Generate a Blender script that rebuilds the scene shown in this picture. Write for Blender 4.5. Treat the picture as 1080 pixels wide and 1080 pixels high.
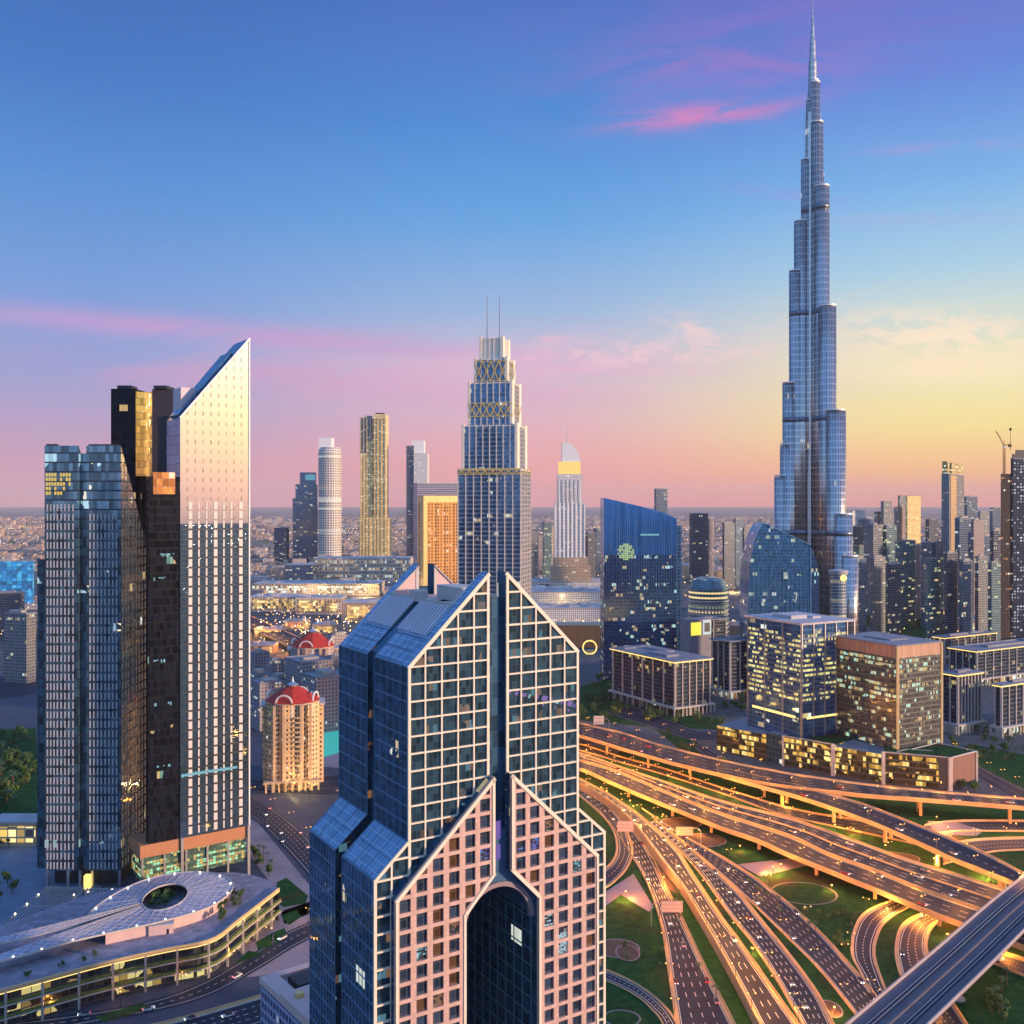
import bpy, bmesh, math, random
from mathutils import Vector, Matrix
R = math.radians
rnd = random.Random(7)
for o in list(bpy.data.objects): bpy.data.objects.remove(o)
S = bpy.context.scene
COL = S.collection
# ------------------------------------------------------------------ camera, light, exposure
F, HOR, H = 1050.0, 530.0, 200.0          # focal length in photo pixels, horizon row, camera height (m)
cd = bpy.data.cameras.new('camera'); cam = bpy.data.objects.new('camera', cd); COL.objects.link(cam)
cam.location = (0, 0, H); cam.rotation_euler = (R(90), 0, 0)
cd.sensor_width = 36.0; cd.lens = 36.0 * F / 1080.0; cd.shift_y = -10.0 / 1080.0
cd.clip_start = 1.0; cd.clip_end = 200000.0
S.camera = cam
SUN_AZ, SUN_EL = 112.0, 8.0                # degrees to the right of the view direction / above horizon
def lin(r, g, b):
    f = lambda c: (c/255/12.92 if c/255 <= .04045 else ((c/255+.055)/1.055)**2.4)
    return (f(r), f(g), f(b), 1.0)
sl = bpy.data.lights.new('sun', 'SUN'); sl.energy = 4.6; sl.angle = R(3.0); sl.color = (1.0, .66, .42)
so = bpy.data.objects.new('sun', sl); COL.objects.link(so)
sdir = Vector((math.cos(R(SUN_EL))*math.sin(R(SUN_AZ)), math.cos(R(SUN_EL))*math.cos(R(SUN_AZ)), math.sin(R(SUN_EL))))
so.rotation_euler = (-sdir).to_track_quat('-Z', 'Y').to_euler()
S.view_settings.view_transform = 'Standard'; S.view_settings.look = 'None'
S.view_settings.exposure = 0.3; S.view_settings.gamma = 1.0; S.view_settings.use_curve_mapping = False
S.render.resolution_x = S.render.resolution_y = 1024
S.render.engine = 'CYCLES'
try:
    S.cycles.max_bounces = 6; S.cycles.glossy_bounces = 4; S.cycles.diffuse_bounces = 2
    S.cycles.volume_bounces = 0; S.cycles.use_light_tree = True
    S.cycles.sample_clamp_indirect = 6.0
    S.cycles.caustics_reflective = False; S.cycles.caustics_refractive = False
except Exception: pass

# ---- world: dusk sky, a colour ramp over elevation that turns from mauve-blue (left) to yellow (sunset side)
Wd = bpy.data.worlds.new('World'); S.world = Wd; Wd.use_nodes = True
nt = Wd.node_tree; nt.nodes.clear()
class NB:
    """small helper to wire nodes"""
    def __init__(s, t): s.t = t
    def n(s, typ, **kw):
        x = s.t.nodes.new(typ)
        for k, v in kw.items(): setattr(x, k, v)
        return x
    def put(s, sock, v):
        if hasattr(v, 'is_output'): s.t.links.new(v, sock)
        elif v is not None: sock.default_value = v
    def m(s, op, a, b=None, c=None, clamp=False):
        x = s.n('ShaderNodeMath', operation=op, use_clamp=clamp)
        for i, v in enumerate((a, b, c)):
            if v is not None: s.put(x.inputs[i], v)
        return x.outputs[0]
    def mix(s, f, a, b, typ='MIX'):
        x = s.n('ShaderNodeMix', data_type='RGBA', blend_type=typ)
        s.put(x.inputs[0], f); s.put(x.inputs[6], a); s.put(x.inputs[7], b)
        return x.outputs[2]
    def mixf(s, f, a, b):
        x = s.n('ShaderNodeMix', data_type='FLOAT')
        s.put(x.inputs[0], f); s.put(x.inputs[2], a); s.put(x.inputs[3], b)
        return x.outputs[0]
    def ramp(s, f, stops):
        x = s.n('ShaderNodeValToRGB'); e = x.color_ramp.elements
        while len(e) > 1: e.remove(e[-1])
        for i, (p, c) in enumerate(stops):
            k = e[0] if i == 0 else e.new(p)
            k.position = p; k.color = c
        s.put(x.inputs[0], f)
        return x.outputs[0]
    def smooth(s, v, a, b):
        x = s.n('ShaderNodeMapRange', interpolation_type='SMOOTHSTEP')
        s.put(x.inputs[0], v); x.inputs[1].default_value = a; x.inputs[2].default_value = b
        return x.outputs[0]
w = NB(nt)
tc = w.n('ShaderNodeTexCoord'); sp = w.n('ShaderNodeSeparateXYZ'); nt.links.new(tc.outputs['Generated'], sp.inputs[0])
X, Y, Z = sp.outputs
hl = w.m('MAXIMUM', w.m('SQRT', w.m('ADD', w.m('MULTIPLY', X, X), w.m('MULTIPLY', Y, Y))), .02)
az = w.m('DIVIDE', X, hl)                                    # sine of the bearing, +1 at the sunset side
el = w.m('DIVIDE', Z, hl)                                    # tangent of the elevation
t = w.m('ADD', w.m('MULTIPLY', w.m('MINIMUM', el, 1.2), .8), 0.02)   # ramp position
def st(rows): return [(max(0, min(1, .8*e+.02)), lin(*c)) for e, c in rows]
cl = w.ramp(t, st([(-.02, (206,144,164)), (.0, (216,150,168)), (.045, (192,150,182)), (.095, (160,152,198)), (.15, (134,152,208)), (.21, (108,150,212)), (.30, (80,138,206)), (.40, (60,116,190)), (.52, (54,100,174)), (.75, (84,124,188)), (1.1, (90,134,194))]))
cc = w.ramp(t, st([(-.02, (226,138,146)), (.0, (242,146,146)), (.035, (236,158,160)), (.085, (218,174,190)), (.14, (198,184,204)), (.19, (150,178,216)), (.28, (98,160,220)), (.38, (72,136,208)), (.52, (64,106,186)), (.75, (84,124,188)), (1.1, (90,134,194))]))
cr = w.ramp(t, st([(-.02, (230,138,124)), (.0, (248,144,116)), (.03, (252,188,122)), (.07, (246,222,144)), (.115, (236,228,172)), (.165, (210,218,204)), (.22, (164,202,224)), (.30, (116,172,226)), (.40, (90,132,212)), (.53, (102,96,186)), (.75, (84,124,188)), (1.1, (90,134,194))]))
cs = w.ramp(t, st([(-.02, (235,150,130)), (.0, (240,160,140)), (.05, (250,196,110)), (.09, (255,232,140)), (.15, (255,246,220)), (.28, (230,228,240)), (.42, (150,175,230)), (.6, (110,146,210)), (1.1, (100,140,200))]))
cb = w.ramp(t, st([(-.02, (124,140,170)), (.0, (140,156,188)), (.06, (134,162,204)), (.15, (118,164,212)), (.3, (108,158,206)), (.5, (100,146,198)), (1.1, (90,134,194))]))
f1 = w.smooth(az, -.42, .04); f2 = w.smooth(az, .0, .42); f3 = w.smooth(az, .42, 1.0)
back = w.smooth(w.m('ADD', w.m('DIVIDE', Y, hl), w.m('MULTIPLY', az, .45)), -.05, -.7)   # the sky behind the camera, away from the sunset
sky = w.mix(f3, w.mix(f2, w.mix(f1, cl, cc), cr), cs)
sky = w.mix(back, sky, cb)
# clouds: thin streaks, coordinates on the sky dome seen as (bearing, elevation)
ya = w.m('MAXIMUM', Y, .08)
cu = w.m('DIVIDE', X, ya); cv = w.m('DIVIDE', Z, ya)
def cvec(su, sv, ou=0, ov=0, shear=0.0):
    c = w.n('ShaderNodeCombineXYZ')
    w.put(c.inputs[0], w.m('ADD', w.m('MULTIPLY', cu, su), ou))
    w.put(c.inputs[1], w.m('ADD', w.m('MULTIPLY', w.m('ADD', cv, w.m('MULTIPLY', cu, shear)), sv), ov))
    return c.outputs[0]
def noise(vec, scale=1.0, detail=6, rough=.6, dist=0.0):
    x = w.n('ShaderNodeTexNoise', noise_dimensions='2D'); w.put(x.inputs['Vector'], vec)
    x.inputs['Scale'].default_value = scale; x.inputs['Detail'].default_value = detail; x.inputs['Roughness'].default_value = rough
    x.inputs['Distortion'].default_value = dist
    return x.outputs[0]
def blob(px, py, rx, ry, tilt=0.0):
    """soft mask round one bearing/elevation of the sky"""
    u0, v0 = (px-540)/F, (HOR-py)/F
    du = w.m('SUBTRACT', cu, u0); dv = w.m('SUBTRACT', w.m('SUBTRACT', cv, v0), w.m('MULTIPLY', du, tilt))
    a = w.m('POWER', w.m('ABSOLUTE', w.m('DIVIDE', du, rx/F)), 2.0); b = w.m('POWER', w.m('ABSOLUTE', w.m('DIVIDE', dv, ry/F)), 2.0)
    return w.m('EXPONENT', w.m('MULTIPLY', w.m('ADD', a, b), -1.0))
n1 = noise(cvec(3.2, 22, shear=-.1), 1.0, 7, .62, .4)
n2 = noise(cvec(7, 30, 3.1, 1.7, shear=-.12), 1.0, 7, .65, .6)
n3 = noise(cvec(30, 75, 5, 2), 1.0, 6, .6, .3)
def cloud(mask, nz, lo, hi, amt): return w.m('MULTIPLY', w.m('MULTIPLY', mask, w.smooth(nz, lo, hi)), amt, clamp=True)
sky = w.mix(cloud(blob(900, 20, 330, 75, .0), n1, .28, .66, .5), sky, lin(128, 110, 196))
sky = w.mix(cloud(blob(770, 75, 150, 45, .1), n2, .32, .62, .5), sky, lin(168, 118, 194))
sky = w.mix(cloud(blob(735, 122, 84, 11, .1), n2, .28, .66, .8), sky, lin(222, 128, 180))
sky = w.mix(cloud(blob(1010, 155, 75, 6, .05), n2, .3, .6, .5), sky, lin(190, 150, 205))
sky = w.mix(cloud(blob(980, 232, 120, 6, .0), n2, .3, .6, .4), sky, lin(176, 170, 215))
sky = w.mix(cloud(blob(830, 205, 60, 8, -.1), n2, .3, .6, .45), sky, lin(150, 150, 220))
sky = w.mix(cloud(blob(250, 352, 380, 13, -.085), n1, .12, .5, .72), sky, lin(198, 150, 200))
sky = w.mix(cloud(blob(330, 400, 320, 22, -.05), n1, .36, .6, .6), sky, lin(206, 150, 190))
sky = w.mix(cloud(blob(640, 385, 240, 32, .02), n1, .3, .62, .7), sky, lin(228, 178, 204))
sky = w.mix(cloud(blob(585, 358, 16, 4, 0), n3, .2, .5, .7), sky, lin(240, 180, 200))
sky = w.mix(cloud(blob(735, 348, 36, 12, -.3), n3, .38, .62, .7), sky, lin(244, 206, 206))
sky = w.mix(cloud(blob(690, 374, 110, 16, .0), n3, .40, .60, .65), sky, lin(246, 200, 206))
sky = w.mix(cloud(blob(1005, 356, 120, 26, -.05), n3, .38, .56, .95), sky, lin(250, 226, 200))
sky = w.mix(cloud(blob(1000, 385, 130, 22, .0), n1, .22, .56, .9), sky, lin(250, 228, 190))
stx = w.n('ShaderNodeTexSky', sky_type='NISHITA'); stx.sun_disc = False
stx.sun_elevation = R(SUN_EL); stx.sun_rotation = R(SUN_AZ)
bg1 = w.n('ShaderNodeBackground'); rear = w.m('ADD', 1.0, w.m('MULTIPLY', w.m('MAXIMUM', w.smooth(Y, .0, -.6), w.smooth(el, .62, 1.1)), .75))   # brighter high overhead and behind
w.put(bg1.inputs[0], sky); w.put(bg1.inputs[1], w.m('MULTIPLY', rear, .86))
bg2 = w.n('ShaderNodeBackground'); w.put(bg2.inputs[0], stx.outputs[0]); bg2.inputs[1].default_value = .006
ad = w.n('ShaderNodeAddShader'); ow = w.n('ShaderNodeOutputWorld')
nt.links.new(bg1.outputs[0], ad.inputs[0]); nt.links.new(bg2.outputs[0], ad.inputs[1]); nt.links.new(ad.outputs[0], ow.inputs[0])

# ------------------------------------------------------------------ geometry helpers
def depth(py, z=0.0): return (H - z) * F / (py - HOR)            # distance of a point at height z seen at photo row py
def gp(px, py, z=0.0):
    d = depth(py, z); return Vector(((px-540)/F*d, d, z))
def xat(px, d): return (px-540)/F*d
def zat(py, d): return H - (py-HOR)/F*d

class MB:
    """collects faces and links them as ONE mesh object"""
    def __init__(s): s.v = []; s.f = []; s.mi = []
    def face(s, pts, mi=0):
        b = len(s.v); s.v += [tuple(p) for p in pts]; s.f.append(tuple(range(b, b+len(pts)))); s.mi.append(mi)
    def solid(s, verts, faces, mi=0):
        b = len(s.v); s.v += [tuple(p) for p in verts]
        for i, f in enumerate(faces):
            s.f.append(tuple(b+k for k in f)); s.mi.append(mi[i] if isinstance(mi, (list, tuple)) else mi)
    def box(s, x0, x1, y0, y1, z0, z1, mi=0):
        v = [(x0,y0,z0),(x1,y0,z0),(x1,y1,z0),(x0,y1,z0),(x0,y0,z1),(x1,y0,z1),(x1,y1,z1),(x0,y1,z1)]
        s.solid(v, [(3,2,1,0),(4,5,6,7),(0,1,5,4),(1,2,6,5),(2,3,7,6),(3,0,4,7)], mi)
    def prism(s, poly, z0, z1, mi=0, top=None, z1s=None):
        n = len(poly); zt = z1s or [z1]*n
        v = [(p[0],p[1],z0) for p in poly] + [(p[0],p[1],zt[i]) for i, p in enumerate(poly)]
        fs = [tuple(range(n-1,-1,-1)), tuple(range(n,2*n))] + [(i,(i+1)%n,n+(i+1)%n,n+i) for i in range(n)]
        s.solid(v, fs, [mi, mi if top is None else top] + [mi]*n)
    def prism_y(s, poly, y0, y1, mi=0, rim=None):
        """polygon in (x, z), pushed from y0 to y1; rim: material per edge"""
        n = len(poly)
        v = [(p[0],y0,p[1]) for p in poly] + [(p[0],y1,p[1]) for p in poly]
        fs = [tuple(range(n)), tuple(range(2*n-1,n-1,-1))] + [((i+1)%n,i,n+i,n+(i+1)%n) for i in range(n)]
        s.solid(v, fs, [mi, mi] + [(rim[i] if rim else mi) for i in range(n)])
    def bar(s, a, b, wd, ht, mi=0, up=Vector((0,0,1))):
        a, b = Vector(a), Vector(b); d = (b-a)
        if d.length < 1e-6: return
        d.normalize(); sd = d.cross(up)
        if sd.length < 1e-4: sd = d.cross(Vector((0,1,0)))
        sd.normalize(); u2 = sd.cross(d)
        o = [sd*(i*wd/2)+u2*(j*ht/2) for i, j in ((-1,-1),(1,-1),(1,1),(-1,1))]
        s.solid([a+k for k in o]+[b+k for k in o], [(3,2,1,0),(4,5,6,7),(0,1,5,4),(1,2,6,5),(2,3,7,6),(3,0,4,7)], mi)
    def tube(s, a, b, r0, r1=None, n=10, mi=0, cap=True):
        a, b = Vector(a), Vector(b); r1 = r0 if r1 is None else r1
        d = (b-a).normalized(); p = d.orthogonal().normalized(); q = d.cross(p)
        v = [a+(p*math.cos(2*math.pi*i/n)+q*math.sin(2*math.pi*i/n))*r0 for i in range(n)] + [b+(p*math.cos(2*math.pi*i/n)+q*math.sin(2*math.pi*i/n))*r1 for i in range(n)]
        fs = [(i,(i+1)%n,n+(i+1)%n,n+i) for i in range(n)]
        if cap: fs += [tuple(range(n-1,-1,-1)), tuple(range(n,2*n))]
        s.solid(v, fs, mi)
    def lathe(s, prof, n=24, c=(0,0), mi=0):
        v = []; fs = []
        for r, z in prof: v += [(c[0]+r*math.cos(2*math.pi*i/n), c[1]+r*math.sin(2*math.pi*i/n), z) for i in range(n)]
        for k in range(len(prof)-1):
            fs += [(k*n+i, k*n+(i+1)%n, (k+1)*n+(i+1)%n, (k+1)*n+i) for i in range(n)]
        fs += [tuple(range(n-1,-1,-1)), tuple(range((len(prof)-1)*n, len(prof)*n))]
        s.solid(v, fs, mi)
    def sweep(s, pts, prof, mi=0, lat=None):
        """closed profile [(side, up)] carried along pts; lat: side vector per point"""
        n = len(prof); v = []; fs = []
        for i, p in enumerate(pts):
            for a, b in prof: v.append(Vector(p)+lat[i]*a+Vector((0,0,b)))
        for i in range(len(pts)-1):
            for k in range(n): fs.append((i*n+k, i*n+(k+1)%n, (i+1)*n+(k+1)%n, (i+1)*n+k))
        fs += [tuple(range(n-1,-1,-1)), tuple(range((len(pts)-1)*n, len(pts)*n))]
        m = mi if isinstance(mi, int) else [mi[k] for i in range(len(pts)-1) for k in range(n)] + [mi[0]]*2
        s.solid(v, fs, m)
    def mesh(s, name, mats, fix=True, smooth=False):
        me = bpy.data.meshes.new(name); me.from_pydata(s.v, [], s.f)
        for m in (mats if isinstance(mats, (list, tuple)) else [mats]): me.materials.append(m)
        me.polygons.foreach_set('material_index', s.mi)
        if fix:
            bm = bmesh.new(); bm.from_mesh(me); bmesh.ops.recalc_face_normals(bm, faces=bm.faces); bm.to_mesh(me); bm.free()
        uv = me.uv_layers.new(name='UVMap').data
        for p in me.polygons:
            n = p.normal
            for li in p.loop_indices:
                c = me.vertices[me.loops[li].vertex_index].co
                if abs(n.z) > .75: uv[li].uv = (c.x, c.y)
                else:
                    l = math.hypot(n.x, n.y); uv[li].uv = ((-n.y*c.x+n.x*c.y)/l, c.z/max(.2, l))
        if smooth: me.polygons.foreach_set('use_smooth', [True]*len(me.polygons))
        return me
    def build(s, name, mats, parent=None, **kw):
        o = bpy.data.objects.new(name, s.mesh(name, mats, **kw)); COL.objects.link(o)
        if parent is not None: o.parent = parent
        return o
def thing(name, label, cat, loc=(0,0,0), rz=0.0, group=None):
    o = bpy.data.objects.new(name, None); COL.objects.link(o); o.empty_display_size = 2
    o.location = loc; o.rotation_euler = (0,0,rz); o['label'] = label; o['category'] = cat
    if group: o['group'] = group
    return o
def tag(o, label, cat, group=None):
    o['label'] = label; o['category'] = cat
    if group: o['group'] = group
    return o
def struct(o, kind='structure'): o['kind'] = kind; return o
def copy_tree(o, parent=None):
    c = o.copy(); COL.objects.link(c); c.parent = parent
    for ch in list(o.children): copy_tree(ch, c)
    return c

# ------------------------------------------------------------------ materials
MATS = {}
def newmat(name):
    m = bpy.data.materials.new(name); m.use_nodes = True; m.node_tree.nodes.clear(); MATS[name] = m
    b = NB(m.node_tree); p = b.n('ShaderNodeBsdfPrincipled'); o = b.n('ShaderNodeOutputMaterial')
    m.node_tree.links.new(p.outputs[0], o.inputs[0])
    return m, b, p
def plain(name, col, rough=.7, metal=0.0, ns=.3, amt=.25, spec=.3, coat=0.0):
    m, b, p = newmat(name)
    tcn = b.n('ShaderNodeTexCoord'); nz = b.n('ShaderNodeTexNoise'); nz.inputs['Scale'].default_value = ns; nz.inputs['Detail'].default_value = 5
    m.node_tree.links.new(tcn.outputs['Object'], nz.inputs['Vector'])
    f = b.m('MULTIPLY_ADD', b.m('SUBTRACT', nz.outputs[0], .5), amt*2, 1.0)
    vm = b.n('ShaderNodeVectorMath', operation='SCALE'); vm.inputs[0].default_value = col[:3]; b.put(vm.inputs['Scale'], f)
    b.put(p.inputs['Base Color'], vm.outputs[0]); p.inputs['Roughness'].default_value = rough; p.inputs['Metallic'].default_value = metal
    p.inputs['Specular IOR Level'].default_value = spec; p.inputs['Coat Weight'].default_value = coat
    return m
def glow(name, col, strength):
    m, b, p = newmat(name)
    p.inputs['Base Color'].default_value = (*[c*.15 for c in col[:3]], 1); p.inputs['Emission Color'].default_value = (*col[:3], 1); p.inputs['Emission Strength'].default_value = strength
    return m
def glass(name, col, du=3.0, dv=3.6, mw=.08, mh=.1, mull=(.3,.3,.32), metal=.75, rough=.07, tilt=.25, lit=.0, lcol=(1,.72,.3), lcol2=(.9,.95,.8), ls=1.4, vary=.35, mrough=.5, mmetal=.0, rowvar=1.0, spec=.5):
    """window wall: panes du x dv metres, mullions mw/mh of a pane, a share of panes lit from inside"""
    m, b, p = newmat(name); L = m.node_tree.links
    uv = b.n('ShaderNodeUVMap'); uv.uv_map = 'UVMap'; s2 = b.n('ShaderNodeSeparateXYZ'); L.new(uv.outputs[0], s2.inputs[0])
    oi = b.n('ShaderNodeObjectInfo'); p.inputs['Specular IOR Level'].default_value = spec
    u = b.m('DIVIDE', s2.outputs[0], du); v = b.m('DIVIDE', s2.outputs[1], dv)
    fu, fv = b.m('FRACT', u), b.m('FRACT', v); iu, iv = b.m('FLOOR', u), b.m('FLOOR', v)
    mask = b.m('MAXIMUM', b.m('LESS_THAN', fu, mw), b.m('LESS_THAN', fv, mh)) if mw > 0 else b.m('LESS_THAN', fv, mh)
    cv3 = b.n('ShaderNodeCombineXYZ'); b.put(cv3.inputs[0], iu); b.put(cv3.inputs[1], iv); b.put(cv3.inputs[2], b.m('MULTIPLY', oi.outputs['Random'], 91.7))
    wn = b.n('ShaderNodeTexWhiteNoise', noise_dimensions='3D'); L.new(cv3.outputs[0], wn.inputs[0])
    sc = b.n('ShaderNodeSeparateXYZ'); L.new(wn.outputs[1], sc.inputs[0]); r1, r2, r3 = sc.outputs
    var = b.m('MULTIPLY_ADD', b.m('SUBTRACT', r2, .5), 2*vary, 1.0)
    vm = b.n('ShaderNodeVectorMath', operation='SCALE'); vm.inputs[0].default_value = col[:3]; b.put(vm.inputs['Scale'], var)
    b.put(p.inputs['Base Color'], b.mix(mask, vm.outputs[0], (*mull[:3], 1)))
    b.put(p.inputs['Metallic'], b.mixf(mask, metal, mmetal)); b.put(p.inputs['Roughness'], b.mixf(mask, rough, mrough))
    if lit > 0:
        rw = b.n('ShaderNodeTexWhiteNoise', noise_dimensions='2D'); c2 = b.n('ShaderNodeCombineXYZ'); b.put(c2.inputs[0], iv); b.put(c2.inputs[1], oi.outputs['Random'])
        L.new(c2.outputs[0], rw.inputs[0])
        fr = b.m('MULTIPLY', b.m('MULTIPLY_ADD', b.m('POWER', rw.outputs[0], 2.0), 2.2*rowvar, 1.0-.75*rowvar), lit)
        pn = b.n('ShaderNodeTexNoise', noise_dimensions='2D'); pn.inputs['Scale'].default_value = .11; pn.inputs['Detail'].default_value = 2; L.new(uv.outputs[0], pn.inputs['Vector'])
        fr = b.m('MULTIPLY', fr, b.m('MULTIPLY_ADD', b.smooth(pn.outputs[0], .38, .66), 1.5, .3))
        rm = b.n('ShaderNodeTexWhiteNoise', noise_dimensions='3D'); c4 = b.n('ShaderNodeCombineXYZ')          # neighbouring panes share a room
        b.put(c4.inputs[0], b.m('FLOOR', b.m('DIVIDE', b.m('ADD', iu, b.m('MULTIPLY', rw.outputs[0], 7.0)), 3.0))); b.put(c4.inputs[1], iv); b.put(c4.inputs[2], b.m('MULTIPLY', oi.outputs['Random'], 37.3)); L.new(c4.outputs[0], rm.inputs[0])
        on = b.m('MULTIPLY', b.m('MULTIPLY', b.m('LESS_THAN', rm.outputs[0], b.m('MULTIPLY', fr, 1.2)), b.m('LESS_THAN', r1, .84)), b.m('SUBTRACT', 1.0, mask))
        b.put(p.inputs['Emission Color'], b.mix(b.m('GREATER_THAN', r3, .62), (*lcol, 1), (*lcol2, 1)))
        b.put(p.inputs['Emission Strength'], b.m('MULTIPLY', on, b.m('MULTIPLY_ADD', r3, ls*.9, ls*.25)))
    if tilt > 0:
        h = b.m('ADD', b.m('MULTIPLY', b.m('SUBTRACT', r1, .5), fu), b.m('MULTIPLY', b.m('SUBTRACT', r3, .5), fv))
        bp = b.n('ShaderNodeBump'); bp.inputs['Strength'].default_value = 1.0; bp.inputs['Distance'].default_value = tilt*.12
        b.put(bp.inputs['Height'], h); L.new(bp.outputs[0], p.inputs['Normal'])
    return m
M = {}
M['concrete'] = plain('concrete', (.36,.33,.31), .8, ns=.15, amt=.3)
M['concrete_pale'] = plain('pale concrete', (.5,.46,.44), .75, ns=.12, amt=.2)
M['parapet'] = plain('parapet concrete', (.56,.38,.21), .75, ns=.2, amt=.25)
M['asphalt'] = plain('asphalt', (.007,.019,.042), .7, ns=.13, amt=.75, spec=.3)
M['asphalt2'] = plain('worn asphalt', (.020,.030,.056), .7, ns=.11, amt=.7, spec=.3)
M['paving'] = plain('paving', (.27,.23,.26), .75, ns=.08, amt=.35)
M['paint'] = plain('road paint', (.72,.70,.66), .6, ns=.6, amt=.2)
M['paint_y'] = plain('yellow road paint', (.75,.5,.12), .6, ns=.6, amt=.2)
def grass_mat():
    m, b, p = newmat('lawn'); L = m.node_tree.links; tcn = b.n('ShaderNodeTexCoord')
    def nz(sc, d=5):
        x = b.n('ShaderNodeTexNoise'); x.inputs['Scale'].default_value = sc; x.inputs['Detail'].default_value = d; L.new(tcn.outputs['Object'], x.inputs['Vector']); return x.outputs[0]
    c = b.mix(b.smooth(nz(.22), .3, .7), (.007,.048,.012,1), (.018,.088,.022,1))
    c = b.mix(b.smooth(nz(.035, 7), .56, .68), c, (.05,.045,.022,1))
    b.put(p.inputs['Base Color'], b.mix(b.smooth(nz(1.4, 3), .62, .74), c, (.006,.03,.010,1))); p.inputs['Roughness'].default_value = .95; p.inputs['Specular IOR Level'].default_value = .1
    return m
M['grass'] = grass_mat()
M['soil'] = plain('planting soil', (.10,.07,.05), .9, ns=.2, amt=.4)
M['leaf'] = plain('leaf', (.05,.115,.035), .7, ns=.5, amt=.6)
M['leaf2'] = plain('leaf yellowish', (.11,.15,.04), .7, ns=.5, amt=.6)
M['palm'] = plain('palm frond', (.07,.12,.05), .6, ns=.6, amt=.5)
M['bark'] = plain('bark', (.10,.07,.05), .9, ns=2, amt=.4)
M['cream'] = plain('cream frame', (.78,.66,.52), .5, ns=.2, amt=.12)
M['plaster'] = plain('pink plaster', (.6,.42,.4), .8, ns=.2, amt=.15)
M['white'] = plain('white panel', (.78,.77,.76), .5, ns=.1, amt=.1)
M['steel'] = plain('steel', (.45,.46,.5), .35, .8, ns=.4, amt=.15)
M['dark_metal'] = plain('dark metal', (.04,.045,.055), .45, .5, ns=.3, amt=.2)
M['roof_grey'] = plain('roof grey', (.24,.24,.28), .8, ns=.08, amt=.35)
M['roof_pale'] = plain('roof pale', (.46,.44,.46), .8, ns=.06, amt=.3)
M['sand'] = plain('sandstone', (.50,.37,.25), .75, ns=.15, amt=.2)
M['red_tile'] = plain('red roof tile', (.42,.035,.02), .6, ns=.5, amt=.3)
M['gold'] = plain('gold trim', (.75,.55,.22), .4, .4, ns=.3, amt=.15)
M['pink_stone'] = glass('pink granite', (.56,.36,.31), 1.59, 1.48, .035, .04, (.36,.22,.2), .0, .5, .0, vary=.10)
M['blue_roof'] = glass('blue roof glass', (.24,.40,.56), 2.1, 2.1, .07, .07, (.40,.52,.66), .55, .22, .1, vary=.18)
M['lamp'] = glow('sodium lamp', (1,.46,.10), 6); M['lamp_w'] = glow('white lamp', (1,.86,.62), 5)
M['lit_y'] = glow('warm lit pane', (1,.68,.18), 1.3); M['lit_o'] = glow('orange lit pane', (1,.36,.08), .28)
M['lit_c'] = glow('cyan glow', (.25,.75,.95), .32); M['refl_v'] = glow('violet neon reflection', (.24,.16,.9), .2); M['lit_w'] = glow('white lit pane', (.8,.92,1), .32)
M['lit_strip'] = glow('warm eave light', (1,.66,.2), 1.5)
M['headlight'] = glow('headlight', (1,.95,.85), 5); M['taillight'] = glow('taillight', (1,.05,.03), 4)
M['water'] = plain('pool water', (.03,.42,.42), .06, ns=.3, amt=.2, spec=.6)
M['tyre'] = plain('tyre', (.02,.02,.02), .85)
# ------------------------------------------------------------------ ground and far terrain
def ground_mat():
    m, b, p = newmat('city ground'); L = m.node_tree.links
    tcn = b.n('ShaderNodeTexCoord'); v = tcn.outputs['Object']
    def nz(sc, det=5, r=.6):
        x = b.n('ShaderNodeTexNoise'); x.inputs['Scale'].default_value = sc; x.inputs['Detail'].default_value = det; x.inputs['Roughness'].default_value = r
        L.new(v, x.inputs['Vector']); return x.outputs[0]
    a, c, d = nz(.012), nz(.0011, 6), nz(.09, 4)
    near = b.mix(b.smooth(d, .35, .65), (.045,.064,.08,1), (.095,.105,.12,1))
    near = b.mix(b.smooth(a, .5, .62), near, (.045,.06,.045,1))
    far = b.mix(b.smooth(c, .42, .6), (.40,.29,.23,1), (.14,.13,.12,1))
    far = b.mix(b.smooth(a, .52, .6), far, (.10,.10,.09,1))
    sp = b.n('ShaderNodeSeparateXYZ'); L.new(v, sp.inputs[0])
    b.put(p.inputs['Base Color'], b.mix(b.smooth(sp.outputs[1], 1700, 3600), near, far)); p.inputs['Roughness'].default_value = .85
    return m
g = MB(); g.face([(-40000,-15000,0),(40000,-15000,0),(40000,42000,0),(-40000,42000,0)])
struct(g.build('ground', ground_mat(), fix=False))
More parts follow.
